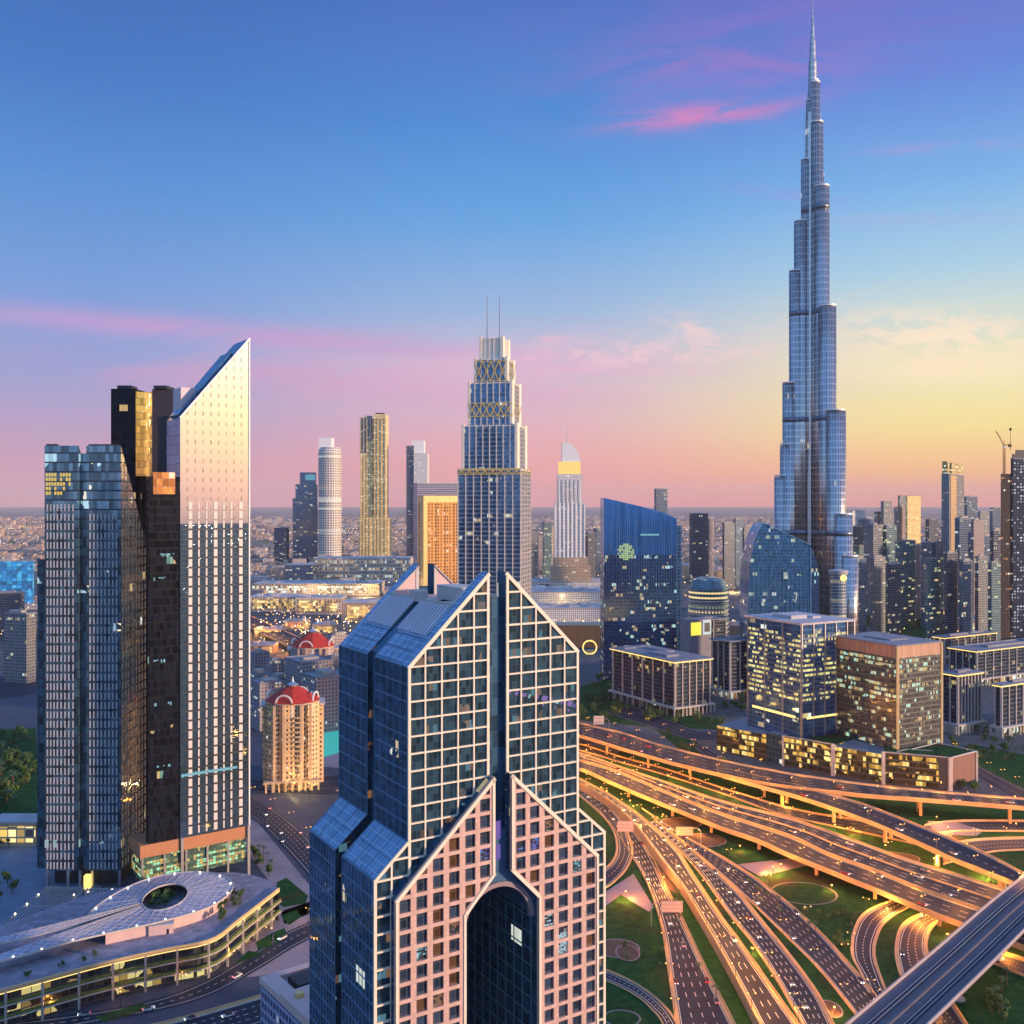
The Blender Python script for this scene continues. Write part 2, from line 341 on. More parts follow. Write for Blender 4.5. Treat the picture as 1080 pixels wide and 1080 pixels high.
# the lawn that fills the interchange
def patch(name, pts, z, mat, kind='structure', zpx=0.0):
    m = MB(); m.face([(*gp(px, py, zpx).xy, z) for px, py in pts]); return struct(m.build(name, mat, fix=False), kind)
lw = patch('interchange_lawn', [(560,1120),(560,900),(612,812),(660,790),(800,818),(1000,836),(1130,846),(1180,1120)], .03, M['grass'])
def ellipse_ring(name, px, py, rx, ry, wd, mat, z=.08, n=40, fill=None):
    c = gp(px, py); ex = (gp(px+rx, py)-gp(px-rx, py)).length/2; ey = (gp(px, py-ry)-gp(px, py+ry)).length/2
    m = MB()
    for i in range(n):
        a0, a1 = 2*math.pi*i/n, 2*math.pi*(i+1)/n
        P = lambda a, k: (c.x+(ex-k)*math.cos(a), c.y+(ey-k)*math.sin(a), z)
        m.face([P(a0,0),P(a1,0),P(a1,wd),P(a0,wd)])
    struct(m.build(name, mat, fix=False))
    if fill:
        m = MB(); m.face([(c.x+(ex-wd)*math.cos(2*math.pi*i/n), c.y+(ey-wd)*math.sin(2*math.pi*i/n), z-.02) for i in range(n)])
        struct(m.build('flower_bed', fill, fix=False))

# ------------------------------------------------------------------ roads
def crom(pts, n):
    P = [Vector(p) for p in pts]; P = [P[0]*2-P[1]] + P + [P[-1]*2-P[-2]]
    segs = len(pts)-1; out = []
    d = [0]
    for i in range(segs): d.append(d[-1]+(P[i+2]-P[i+1]).length)
    for k in range(n):
        q = d[-1]*k/(n-1); i = max(j for j in range(segs) if d[j] <= q+1e-9) if q < d[-1] else segs-1
        u = (q-d[i])/max(1e-9, d[i+1]-d[i]); a, b, c, e = P[i:i+4]
        out.append(.5*((2*b)+(c-a)*u+(2*a-5*b+4*c-e)*u*u+(3*b-a-3*c+e)*u**3))
    return out
def laterals(c):
    o = []
    for i in range(len(c)):
        t = (c[min(i+1,len(c)-1)]-c[max(i-1,0)]); t.z = 0; t.normalize(); o.append(Vector((t.y, -t.x, 0)))
    return o
ROADS = {}
def path_px(pts, z, n):
    """photo points (px, py[, z]) laid on the height z, smoothed"""
    return crom([(*gp(p[0], p[1], p[2] if len(p) > 2 else z).xy, p[2] if len(p) > 2 else z) for p in pts], n)
def road(name, far, near, z, label=None, cat='flyover', elevated=False, lanes=3, par=(True, True), mat='asphalt', piers=(), n=44, group=None, thick=1.7, edge=2.1, wall=False, cen=False, parmat='parapet', dash=True, parh=1.05):
    A, B = path_px(far, z, n), path_px(near, z, n)
    C = [(a+b)/2 for a, b in zip(A, B)]; W = [(a-b).length for a, b in zip(A, B)]
    # order A on one side: side vector from B to A
    Lt = [((a-b)-Vector((0,0,(a-b).z))).normalized() for a, b in zip(A, B)]
    root = None
    if label: root = thing(name, label, cat, (C[n//2].x, C[n//2].y, 0), group=group)
    else:
        root = bpy.data.objects.new(name, None); COL.objects.link(root); root.location = (C[n//2].x, C[n//2].y, 0); struct(root)
    o = Vector((C[n//2].x, C[n//2].y, 0))
    dn = thick if elevated else .0
    m = MB()
    for i in range(n-1):
        m.face([A[i]-o, A[i+1]-o, B[i+1]-o, B[i]-o], 0)
        if elevated or wall:
            zb = (lambda p: Vector((p.x, p.y, -.2))) if wall else (lambda p: p-Vector((0,0,dn)))
            ia = lambda p, k: p
            for Q, s in ((A, 1), (B, -1)):
                m.face([Q[i]-o, Q[i+1]-o, zb(Q[i+1])-o, zb(Q[i])-o], 1)
            if not wall: m.face([zb(A[i])-o, zb(A[i+1])-o, zb(B[i+1])-o, zb(B[i])-o], 1)
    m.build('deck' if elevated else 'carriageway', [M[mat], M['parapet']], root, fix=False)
    for k, (Q, sg) in enumerate(((A, -1), (B, 1))):
        if par[k]:
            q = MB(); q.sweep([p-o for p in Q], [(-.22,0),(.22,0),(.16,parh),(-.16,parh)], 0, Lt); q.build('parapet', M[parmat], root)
    for k in range(2):                                  # pale strips added beside the parapets to widen their lit yellow band
        if not par[k]: continue
        q = MB()
        for i in range(n-1):
            Q, s = (A, -1) if k == 0 else (B, 1); zz = Vector((0,0,.015)); sw_ = min(1.7, W[i]*.12)
            q.face([Q[i]-o+zz, Q[i+1]-o+zz, Q[i+1]+Lt[i+1]*s*sw_-o+zz, Q[i]+Lt[i]*s*sw_-o+zz])
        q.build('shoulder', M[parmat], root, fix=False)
    if cen:
        q = MB(); q.sweep([p-o for p in C], [(-.35,.01),(.35,.01),(.15,.9),(-.15,.9)], 0, Lt); q.build('median_barrier', M['parapet'], root)
    # painted lines: solid edges, dashes between lanes
    q = MB()
    def at(i, f): return B[i]+(A[i]-B[i])*f-o+Vector((0,0,.03))
    def strip(i0, i1, f, wd, mi=0):
        a, b = at(i0, f), at(i1, f); s0, s1 = Lt[i0]*wd/2, Lt[i1]*wd/2
        q.face([a-s0, a+s0, b+s1, b-s1], mi)
    for i in range(n-1):
        for f in (edge/W[i], 1-edge/W[i]): strip(i, i+1, f, .28, 0)
    if dash:
        for ln in range(1, lanes):
            if cen and abs(ln/lanes-.5) < .05: continue
            for i in range(n-1):
                L = (C[i+1]-C[i]).length; k = max(1, int(L/9))
                for j in range(k):
                    f = edge/W[i]+(1-2*edge/W[i])*ln/lanes
                    a = at(i, f).lerp(at(i+1, f), j/k); b = at(i, f).lerp(at(i+1, f), (j+.45)/k); s0 = Lt[i]*.15
                    q.face([a-s0, a+s0, b+s0, b-s0], 0)
    q.build('lane_marking', [M['paint'], M['paint_y']], root, fix=False)
    for f in piers:
        i = int(f*(n-1)); c = C[i]-o; q = MB(); wd = W[i]*.34; zt = c.z-dn
        l = Lt[i]; t = Vector((-l.y, l.x, 0))
        if zt < 1: continue
        P = lambda a, b, zz: (c.x+l.x*a+t.x*b, c.y+l.y*a+t.y*b, zz)
        for s in ((-.6, .6) if W[i] > 14 else (0,)):
            ctr = s*wd
            q.solid([P(ctr+x,y,0) for x, y in ((-1,-.8),(1,-.8),(1,.8),(-1,.8))]+[P(ctr+x,y,zt-1.2) for x, y in ((-1,-.8),(1,-.8),(1,.8),(-1,.8))], [(3,2,1,0),(4,5,6,7),(0,1,5,4),(1,2,6,5),(2,3,7,6),(3,0,4,7)])
        q.solid([P(x,y,zt-1.2) for x, y in ((-wd,-.9),(wd,-.9),(wd,.9),(-wd,.9))]+[P(x*1.35,y,zt-.02) for x, y in ((-wd,-.9),(wd,-.9),(wd,.9),(-wd,.9))], [(3,2,1,0),(4,5,6,7),(0,1,5,4),(1,2,6,5),(2,3,7,6),(3,0,4,7)])
        q.build('pier', M['parapet'], root)
    ROADS[name if name not in ROADS else name+str(len(ROADS))] = (A, B, C, Lt)
    return A, B, C, Lt

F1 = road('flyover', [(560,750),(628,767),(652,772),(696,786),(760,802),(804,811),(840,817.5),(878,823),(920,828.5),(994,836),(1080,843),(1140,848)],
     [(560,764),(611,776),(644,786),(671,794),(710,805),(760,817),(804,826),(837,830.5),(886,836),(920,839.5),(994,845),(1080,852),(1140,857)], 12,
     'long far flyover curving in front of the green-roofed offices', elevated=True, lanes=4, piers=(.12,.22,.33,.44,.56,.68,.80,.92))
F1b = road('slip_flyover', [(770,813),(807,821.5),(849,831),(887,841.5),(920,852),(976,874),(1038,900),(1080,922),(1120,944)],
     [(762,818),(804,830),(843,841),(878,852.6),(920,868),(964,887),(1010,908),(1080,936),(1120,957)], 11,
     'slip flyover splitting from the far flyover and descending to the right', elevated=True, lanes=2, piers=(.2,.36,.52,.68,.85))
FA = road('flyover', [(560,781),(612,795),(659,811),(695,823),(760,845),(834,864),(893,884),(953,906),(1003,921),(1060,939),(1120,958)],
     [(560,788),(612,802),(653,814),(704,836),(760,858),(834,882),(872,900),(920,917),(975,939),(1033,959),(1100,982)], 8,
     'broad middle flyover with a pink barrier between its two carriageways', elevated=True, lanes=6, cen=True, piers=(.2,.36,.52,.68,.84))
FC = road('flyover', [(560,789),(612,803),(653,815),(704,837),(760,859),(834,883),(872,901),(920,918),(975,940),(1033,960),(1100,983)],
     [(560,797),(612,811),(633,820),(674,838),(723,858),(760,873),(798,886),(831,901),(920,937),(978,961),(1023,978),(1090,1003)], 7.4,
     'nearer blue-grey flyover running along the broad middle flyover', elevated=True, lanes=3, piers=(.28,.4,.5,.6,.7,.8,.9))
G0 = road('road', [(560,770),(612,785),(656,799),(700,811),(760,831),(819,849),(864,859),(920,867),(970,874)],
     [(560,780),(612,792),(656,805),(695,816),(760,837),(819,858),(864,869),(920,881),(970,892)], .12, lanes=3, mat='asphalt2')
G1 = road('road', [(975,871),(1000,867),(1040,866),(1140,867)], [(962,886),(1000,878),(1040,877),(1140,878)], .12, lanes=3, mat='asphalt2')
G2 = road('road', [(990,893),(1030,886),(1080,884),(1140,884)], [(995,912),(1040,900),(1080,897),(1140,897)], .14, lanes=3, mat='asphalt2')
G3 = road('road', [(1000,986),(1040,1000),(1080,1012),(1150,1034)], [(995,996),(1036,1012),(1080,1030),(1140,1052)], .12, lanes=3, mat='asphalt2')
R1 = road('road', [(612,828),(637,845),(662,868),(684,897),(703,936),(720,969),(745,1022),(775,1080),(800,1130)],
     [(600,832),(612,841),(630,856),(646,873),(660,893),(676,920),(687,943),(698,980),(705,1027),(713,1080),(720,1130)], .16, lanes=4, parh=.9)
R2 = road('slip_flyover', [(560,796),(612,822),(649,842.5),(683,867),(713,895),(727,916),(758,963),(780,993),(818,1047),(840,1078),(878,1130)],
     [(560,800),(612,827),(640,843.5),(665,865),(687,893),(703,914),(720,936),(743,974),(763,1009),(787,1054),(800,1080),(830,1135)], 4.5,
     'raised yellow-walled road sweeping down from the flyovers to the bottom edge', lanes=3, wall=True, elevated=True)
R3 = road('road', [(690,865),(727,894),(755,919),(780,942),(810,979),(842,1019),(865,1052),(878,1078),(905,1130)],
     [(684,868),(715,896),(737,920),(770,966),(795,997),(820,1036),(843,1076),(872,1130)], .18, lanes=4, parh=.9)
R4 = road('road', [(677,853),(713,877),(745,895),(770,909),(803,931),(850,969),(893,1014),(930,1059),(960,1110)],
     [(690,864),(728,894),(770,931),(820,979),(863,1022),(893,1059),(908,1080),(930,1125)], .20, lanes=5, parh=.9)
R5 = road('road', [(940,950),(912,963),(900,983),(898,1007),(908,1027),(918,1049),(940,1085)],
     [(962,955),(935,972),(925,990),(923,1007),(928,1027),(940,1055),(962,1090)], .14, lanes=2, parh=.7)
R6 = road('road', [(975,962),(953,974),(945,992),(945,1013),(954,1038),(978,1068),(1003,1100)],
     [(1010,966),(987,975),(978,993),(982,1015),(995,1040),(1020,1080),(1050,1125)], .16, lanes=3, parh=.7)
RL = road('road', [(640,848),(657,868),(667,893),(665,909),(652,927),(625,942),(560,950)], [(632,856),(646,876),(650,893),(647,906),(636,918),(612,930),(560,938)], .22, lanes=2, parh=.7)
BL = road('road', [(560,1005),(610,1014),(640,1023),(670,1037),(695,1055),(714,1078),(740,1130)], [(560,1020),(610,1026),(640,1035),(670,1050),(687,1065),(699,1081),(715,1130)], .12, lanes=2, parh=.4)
# ---- metro viaduct
A_, B_ = path_px([(880,1110),(920,1076),(970,1028),(1023,978),(1050,955),(1080,933),(1150,885)], 15, 40), path_px([(930,1110),(975,1080),(1003,1050),(1043,1009),(1068,984),(1090,962),(1150,908)], 15, 40)
mv = thing('metro_viaduct', 'grey metro viaduct on round piers crossing the bottom right corner', 'viaduct', (A_[20].x, A_[20].y, 0))
o_ = mv.location.copy(); C_ = [(a+b)/2-o_ for a, b in zip(A_, B_)]; C_ = crom([C_[0], C_[13], C_[26], C_[39]], 40); Lm = laterals(C_); wv = sum((a-b).length for a, b in zip(A_, B_))/40/2*.93
q = MB(); q.sweep(C_, [(-wv,0),(-wv,-.5),(-wv*.55,-2.4),(wv*.55,-2.4),(wv,-.5),(wv,0)], 0, Lm); q.build('deck', plain('dark mauve concrete', (.13,.115,.14), .8, ns=.15, amt=.3), mv)
for s in (-1, 1):
    q = MB(); q.sweep([c+Lm[i]*s*(wv-.25) for i, c in enumerate(C_)], [(-.25,.004),(.25,.004),(.25,1.3),(-.25,1.3)], 0, Lm); q.build('parapet', MATS.get('pinkish concrete') or plain('pinkish concrete', (.40,.33,.34), .75, ns=.2, amt=.2), mv)
    for k in (-1, 1):
        q = MB(); q.sweep([c+Lm[i]*(s*wv*.45+k*.75) for i, c in enumerate(C_)], [(-.14,.32),(.14,.32),(.14,.52),(-.14,.52)], 0, Lm); q.build('rail', M['steel'], mv)
    q = MB(); q.sweep([c+Lm[i]*(s*wv*.45) for i, c in enumerate(C_)], [(-1.5,.006),(1.5,.006),(1.4,.3),(-1.4,.3)], 0, Lm); q.build('track_bed', M['asphalt2'], mv)
q = MB(); q.sweep(C_, [(-.5,.008),(.5,.008),(.5,.7),(-.5,.7)], 0, Lm); q.build('walkway', MATS['dark mauve concrete'], mv)
for px, py in ((1057,1014), (1017,1054), (975,1096)):
    g_ = gp(px, py)-o_; i = min(range(40), key=lambda k: (C_[k].xy-g_.xy).length); c = C_[i]; q = MB()
    q.lathe([(2.6,0),(2.6,.5),(1.5,.6),(1.5,9.5),(2.1,11),(3.4,12.7)], 18, (c.x, c.y)); q.build('pier', M['concrete_pale'], mv, smooth=False)
# rings and beds on the lawn
ellipse_ring('garden_path', 651, 1000, 24, 10, .7, M['paving'], fill=M['soil'])
ellipse_ring('garden_path', 662, 1005, 13, 8.5, .6, M['paving'], z=.12, fill=M['soil'])
ellipse_ring('garden_path', 656, 1074, 20, 9, .7, M['paving'], fill=M['grass'])
ellipse_ring('garden_path', 848, 942, 34, 11.5, .7, M['paving'], fill=M['grass'])
ellipse_ring('garden_path', 742, 886, 24, 7, .7, M['paving'], fill=M['soil'])
ellipse_ring('garden_path', 718, 868, 22, 6, .7, M['paving'], fill=M['soil'])
ellipse_ring('garden_path', 876, 1064, 12, 9, .6, M['paving'], fill=M['soil'])
ellipse_ring('garden_path', 992, 880, 10, 4, .6, M['paving'], fill=M['soil'])
ellipse_ring('garden_path', 930, 905, 40, 7, .7, M['paving'], fill=M['soil'])
patch('plaza', [(978,866),(1010,868),(1038,876),(1030,882),(985,880)], .20, M['paving'])
patch('plaza', [(622,952),(668,922),(690,958),(684,962),(655,944),(622,968)], .26, M['paving'])
patch('underpass_ramp', [(778,912),(840,905),(852,913),(802,925)], .24, M['paving'])
patch('verge', [(684,902),(704,938),(716,944),(700,917)], .21, M['soil'])
patch('park_lawn', [(-60,772),(38,768),(42,862),(-60,876)], .12, M['grass'])
patch('lawn', [(612,724),(642,716),(700,752),(762,758),(764,770),(690,767),(612,760)], .1, M['grass'])
patch('lawn', [(895,640),(942,638),(1004,660),(1000,676),(940,668),(895,656)], .12, M['grass'])
patch('lawn', [(1004,792),(1030,786),(1080,796),(1110,812),(1080,832),(1036,812)], .1, M['grass'])
patch('lawn', [(690,768),(735,783),(770,806),(756,812),(716,790)], .1, M['grass'])
# bottom-left streets and pavements
patch('asphalt_yard', [(-80,1130),(-80,760),(60,720),(262,720),(372,800),(372,1130)], .02, plain('blue grey asphalt', (.055,.068,.10), .8, ns=.06, amt=.5))
patch('plaza', [(-40,890),(60,880),(160,1000),(60,1040),(-40,1000)], .08, plain('blue grey paving', (.13,.19,.28), .6, ns=.1, amt=.4))
patch('pavement', [(258,862),(272,868),(330,938),(330,962),(300,975),(288,935),(250,885)], .10, M['paving'])
patch('pavement', [(250,1000),(300,960),(330,950),(332,970),(300,1000),(262,1018)], .10, M['paving'])
patch('pavement', [(285,992),(332,985),(332,1020),(270,1030),(240,1032)], .09, plain('pinkish paving', (.33,.25,.27), .8, ns=.2, amt=.25))
for pts in ([(292,931),(302,926),(325,945),(322,953),(300,957),(290,952)], [(296,966),(313,960),(318,967),(305,976)], [(270,994),(288,984),(286,998),(272,1002)], [(288,984),(300,979),(303,987),(290,996)], [(246,1018),(262,1003),(278,1006),(262,1012)], [(100,1073),(150,1058),(160,1064),(110,1079)]):
    patch('lawn', pts, .16, M['grass'])
S1 = road('street', [(-60,1086),(60,1072),(150,1057),(210,1037),(262,1008),(300,984),(345,965)], [(-60,1104),(60,1086),(160,1068),(222,1050),(275,1021),(312,998),(350,980)], .13, lanes=2, par=(False,False))
S2 = road('street', [(-60,1120),(60,1098),(160,1082),(250,1058),(290,1046),(350,1030)], [(-60,1150),(60,1128),(170,1110),(260,1085),(300,1072),(360,1052)], .15, lanes=4, par=(True,False), parh=.8)
S3 = road('street', [(225,826),(262,838),(310,870),(345,908),(380,960)], [(225,846),(262,858),(296,890),(330,930),(350,960)], .14, lanes=5, par=(False,False))
S4 = road('street', [(230,818),(300,822),(340,818),(380,812)], [(230,832),(300,838),(340,840),(380,838)], .17, lanes=3, par=(False,False))
S5 = road('street', [(-60,712),(20,712),(60,705)], [(-60,745),(20,735),(60,725)], .17, lanes=5, par=(False,False))
S6 = road('street', [(660,742),(700,757),(740,771),(790,768)], [(640,752),(690,768),(735,781),(790,778)], .13, lanes=3, par=(False,False))
S7 = road('street', [(735,781),(780,806),(860,826),(1000,842)], [(725,784),(770,812),(860,832),(1000,847)], .15, lanes=2, par=(False,False))
S8 = road('street', [(1002,790),(1040,812),(1090,838)], [(1002,797),(1030,820),(1080,850)], .15, lanes=2, par=(False,False))
# raised boulevard far left, lit orange
E1 = road('boulevard', [(245,640),(265,650),(330,679),(352,690),(400,712)], [(245,650),(265,662),(320,690),(340,702),(390,726)], 8, 'raised orange-lit boulevard running behind the red-domed hotels', 'flyover', elevated=True, lanes=5, piers=(.2,.35,.5,.65))
# ------------------------------------------------------------------ street lamps (real lights on poles)
lamp_proto = {}
def lamp_data(power, col=(1,.35,.045), rad=.5):
    k = (power, col)
    if k not in lamp_proto:
        l = bpy.data.lights.new('lamp_light', 'POINT'); l.energy = power*(1.2 if col[1] < .5 else .7); l.color = col; l.shadow_soft_size = rad; lamp_proto[k] = l
    return lamp_proto[k]
def lamp_meshes():
    q = MB(); q.tube((0,0,0),(0,0,6.6),.14,.08,8); q.tube((0,0,0),(0,0,.5),.28,.2,8)
    pole = q.mesh('lamp_pole', M['dark_metal'])
    q = MB(); q.bar((-1.5,0,6.6),(1.5,0,6.8),.12,.12); arm = q.mesh('lamp_arm', M['dark_metal'])
    q = MB(); q.lathe([(.08,-.16),(.22,-.1),(.26,.0),(.2,.09),(.08,.14)],10); head = q.mesh('lamp_head', M['lamp'], smooth=True)
    return pole, arm, head
LP, LA, LH = lamp_meshes()
def lamp(p, label, group, power=7000, heads=(-1, 1), ang=0.0, light_h=6.2):
    r = thing('street_lamp', label, 'street lamp', p, ang, group)
    for nm, me, loc in (('pole', LP, (0,0,0)), ('arm', LA, (0,0,0))):
        o = bpy.data.objects.new(nm, me); COL.objects.link(o); o.parent = r; o.location = loc
    for s in heads:
        o = bpy.data.objects.new('lamp_head', LH); COL.objects.link(o); o.parent = r; o.location = (1.45*s, 0, 6.7)
    lo = bpy.data.objects.new('lamp_light', lamp_data(power)); COL.objects.link(lo); lo.parent = r; lo.location = (0,0,light_h)
def lamps_along(line, step, label, group, off=0.0, lat=None, power=7000, start=.5, skip=lambda p: False, zoff=0.0):
    step *= .74; power *= .62; acc = step*start
    for i in range(1, len(line)):
        a, b = line[i-1], line[i]; L = (b-a).length
        while acc <= L:
            p = a.lerp(b, acc/L)
            if lat: p = p+lat[i]*off
            px = 540+p.x/p.y*F; py = HOR+(H-p.z)/p.y*F
            if -30 < px < 1110 and py < 1110 and not skip(p) and not (px > 925 and py > 1500-px*.52 and p.z > 2):
                t = (b-a); lamp((p.x, p.y, p.z+zoff), label, group, power, ang=math.atan2(t.y, t.x)+math.pi/2)
            acc += step
        acc -= L
lamps_along(F1[1], 36, 'street lamp with two orange heads on the near parapet of the far flyover', 'lamps on the far flyover', power=11000)
lamps_along(F1[0], 40, 'street lamp with two orange heads on the outer parapet of the far flyover', 'lamps on the outer side of the far flyover', power=9000)
lamps_along(F1b[1], 36, 'street lamp with orange heads on the slip flyover parapet', 'lamps on the slip flyover', power=11000)
lamps_along(FA[0], 38, 'street lamp with orange heads on the far edge of the broad middle flyover', 'lamps on the far edge of the middle flyover', power=10000)
lamps_along(FC[0], 34, 'street lamp with orange heads between the two parallel flyovers', 'lamps between the parallel flyovers', power=13000)
lamps_along(FC[1], 34, 'street lamp with orange heads on the near parapet of the blue-grey flyover', 'lamps on the near parapet of the blue-grey flyover', power=11000)
lamps_along(R2[0], 34, 'street lamp with orange heads on the right wall of the raised yellow road', 'lamps on the raised yellow road', power=11000)
lamps_along(R2[1], 34, 'street lamp with orange heads on the left wall of the raised yellow road', 'lamps on the left wall of the raised yellow road', power=10000)
lamps_along(R1[1], 40, 'street lamp with orange heads on the left kerb of the leftmost road', 'lamps on the leftmost road', power=4200)
lamps_along(R4[1], 42, 'street lamp with orange heads between the two broad ground roads', 'lamps between the broad ground roads', power=3600)
lamps_along(R3[1], 48, 'street lamp with orange heads beside the pink verge', 'lamps along the pink verge', power=3600)
lamps_along(R4[0], 55, 'street lamp with orange heads on the right kerb of the broadest road', 'lamps on the right kerb of the broadest road', power=2400)
lamps_along(G0[1], 34, 'street lamp with orange heads on the ground road between the flyovers', 'lamps on the ground road between flyovers', power=9000)
lamps_along(G2[0], 26, 'street lamp with orange heads by the ground roads at the right edge', 'lamps at the right edge', power=8000)
lamps_along(R5[0], 60, 'street lamp with orange heads beside the first curved slip road', 'lamps at the curved slip roads', power=2600)
lamps_along(E1[1], 45, 'street lamp with orange heads on the raised boulevard by the red domes', 'lamps on the raised boulevard', power=52000)
# flood lamps fixed low under the decks: the photograph shows these undersides glowing orange
def flood(px, py, z, power, label, col=(1,.30,.04)):
    p = gp(px, py, z); r = thing('flood_lamp', label, 'flood lamp', (p.x, p.y, 0), 0, 'orange flood lamps below the flyovers')
    q = MB(); q.tube((0,0,0),(0,0,z-.3),.12,.1,6); q.build('pole', M['dark_metal'], r)
    q = MB(); q.lathe([(.1,-.25),(.4,-.15),(.4,.15),(.1,.2)], 8); h = q.build('lamp_head', M['lamp'], r); h.location = (0,0,z)
    l = bpy.data.objects.new('lamp_light', lamp_data(power*(1.1 if col[1] < .5 else 1), col)); COL.objects.link(l); l.parent = r; l.location = (0,0,z-.7)
for px, py, z, pw, lb in ((668,850,4,16000,'orange flood lamp in the wedge below the middle flyover by the gabled tower'), (640,834,3,6000,'orange flood lamp under the left end of the flyovers'),
    (815,914,5,22000,'orange flood lamp over the underpass ramp'), (935,952,4,20000,'orange flood lamp where the first curved road passes under'), (972,964,4,22000,'orange flood lamp where the second curved road passes under'),
    (990,962,4,14000,'orange flood lamp right of the second curved road'), (1000,872,6,26000,'orange flood lamp on the paved plaza'), (1020,890,6,20000,'orange flood lamp beside the right-hand ground roads'),
    (900,874,4,9000,'orange flood lamp below the slip flyover'), (1040,918,5,24000,'orange flood lamp below the end of the slip flyover'), (985,905,5,20000,'orange flood lamp on the yellow verge'),
    (660,940,5,13000,'orange flood lamp on the paved corner by the gabled tower'), (700,925,5,9000,'orange flood lamp on the red verge'), (1062,1000,4,6000,'orange flood lamp behind the metro piers'),
    (985,1062,3,4500,'orange flood lamp beside the road beyond the metro viaduct'), (794,1000,3,4000,'orange flood lamp on the pink verge between roads'), (880,1062,3,3000,'orange flood lamp in the round bed by the broad road')):
    flood(px, py, z, pw, lb)

def floods_along(line, lat, off, step, z, power, label):
    acc = step*.4
    for i in range(1, len(line)):
        a, b = line[i-1], line[i]; L_ = (b-a).length
        while acc <= L_:
            p = a.lerp(b, acc/L_)+lat[i]*off; px = 540+p.x/p.y*F; py = HOR+(H-z)/p.y*F
            if 600 < px < 1075 and py < 1075: flood(px, py, z, power, label)
            acc += step
        acc -= L_
floods_along(FC[1], FC[3], -7, 34, 3.5, 3600, 'orange flood lamp on the ground along the near side of the blue-grey flyover')
floods_along(F1[1], F1[3], -7, 46, 4, 4200, 'orange flood lamp on the ground along the far flyover')
floods_along(F1b[1], F1b[3], -6, 40, 4, 4200, 'orange flood lamp on the ground along the slip flyover')
lamps_along(S6[1], 34, 'small street lamp on the side street before the eave block', 'lamps on the side street', power=2600)
lamps_along(S7[1], 38, 'small street lamp between the far flyover and the green-roofed podium', 'lamps below the podium', power=2600)
lamps_along(S8[0], 26, 'small street lamp on the forecourt road at the right', 'lamps on the forecourt road', power=2200)
lamps_along(S3[0], 45, 'street lamp on the wide street left of the gabled tower', 'lamps on the wide street', power=2000)
lamps_along(S1[0], 34, 'street lamp on the street below the terraced building', 'lamps below the terraced building', power=1600)
# ------------------------------------------------------------------ fitting a footprint to what the photo shows
def fit(pl, pc, pr, d, azd, dl=None, dr=None):
    """near corner at column pc and depth d; its right wall runs along bearing azd up to column pr, the left wall is square to it up to column pl"""
    a = R(azd); u = Vector((math.sin(a), math.cos(a))); v = Vector((-math.cos(a), math.sin(a)))
    c = Vector((xat(pc, d), d))
    def run(dv, p):
        k = (p-540)/F; return (k*c.y-c.x)/(dv.x-k*dv.y)
    L = dr if dr else run(u, pr); W = dl if dl else run(v, pl)
    return c, math.pi/2-a, L, W
def inx(z, k): return z
def clip(poly, a, b, c):
    """keep a*x+b*z<=c"""
    out = []
    for i in range(len(poly)):
        p, q = poly[i], poly[(i+1)%len(poly)]; dp, dq = a*p[0]+b*p[1]-c, a*q[0]+b*q[1]-c
        if dp <= 0: out.append(p)
        if dp*dq < 0:
            t_ = dp/(dp-dq); out.append((p[0]+(q[0]-p[0])*t_, p[1]+(q[1]-p[1])*t_))
    return out
def area(p): return abs(sum(p[i][0]*p[(i+1)%len(p)][1]-p[(i+1)%len(p)][0]*p[i][1] for i in range(len(p))))/2 if len(p) > 2 else 0

# ================================================================== hero: gabled glass hotel with the pink arched front
c, rz, L, W = fit(358, 430, 609.5, 260, 58.4)
L, W = 54.3, 47.5
HT = thing('gabled_tower', 'dark glass tower with gabled roof, cream lattice and pink arched front, in the centre foreground', 'skyscraper', (c.x, c.y, 0), rz)
zE, zP, S0, S1_ = 157.0, 180.8, 24.5, 29.8
hg = glass('hero front glass', (.035,.09,.135), 1.235, 2.275, .03, .025, (.04,.05,.07), .55, .05, .45, lit=.07, lcol=(1,.45,.14), lcol2=(.25,.6,.75), ls=.22, vary=.5)  # coloured lit panes partly stand for city lights mirrored in the glass
hs = glass('hero side glass', (.06,.15,.25), 1.9, 4.55, .03, .02, (.05,.08,.12), .6, .07, .3, lit=.012, lcol=(1,.8,.4), ls=.6, vary=.45)
hd = plain('hero recess panel', (.055,.13,.25), .35, .2, ns=.15, amt=.15)
def slope(x): return zE+(zP-zE)*min(x, L-x)/S0 if True else 0
zM = zE+.60*(zP-zE); aM = S0*.60
q = MB()
GL = [(0,100),(S0,100),(S0,zP),(0,zE)]; GR = [(L,100),(L,zE),(S1_,zP),(S1_,100)]
for y0, y1 in ((0,4.2),(43.3,W)):
    q.prism_y(GL, y0, y1, 0, [0,2,1,2]); q.prism_y(GR, y0, y1, 0, [2,1,2,0])
    q.prism_y([(S0,100),(S1_,100),(S1_,zP-7),(S0,zP-7)], y0+1.7, y1-1.7, 2)
TL = [(0,100),(L/2,100),(L/2,zM),(aM,zM),(0,zE)]; TR = [(L,100),(L,zE),(L-aM,zM),(L/2,zM),(L/2,100)]
for y0, y1 in ((4.2,21.2),(26.2,43.3)):
    q.prism_y(TL, y0, y1, 0, [0,0,3,1,2]); q.prism_y(TR, y0, y1, 0, [2,1,3,0,0])
q.prism_y([(1.3,100),(L-1.3,100),(L-1.3,zE+.9),(L-aM-.4,zM-.5),(aM+.4,zM-.5),(1.3,zE+.9)], 21.2, 26.2, 2)
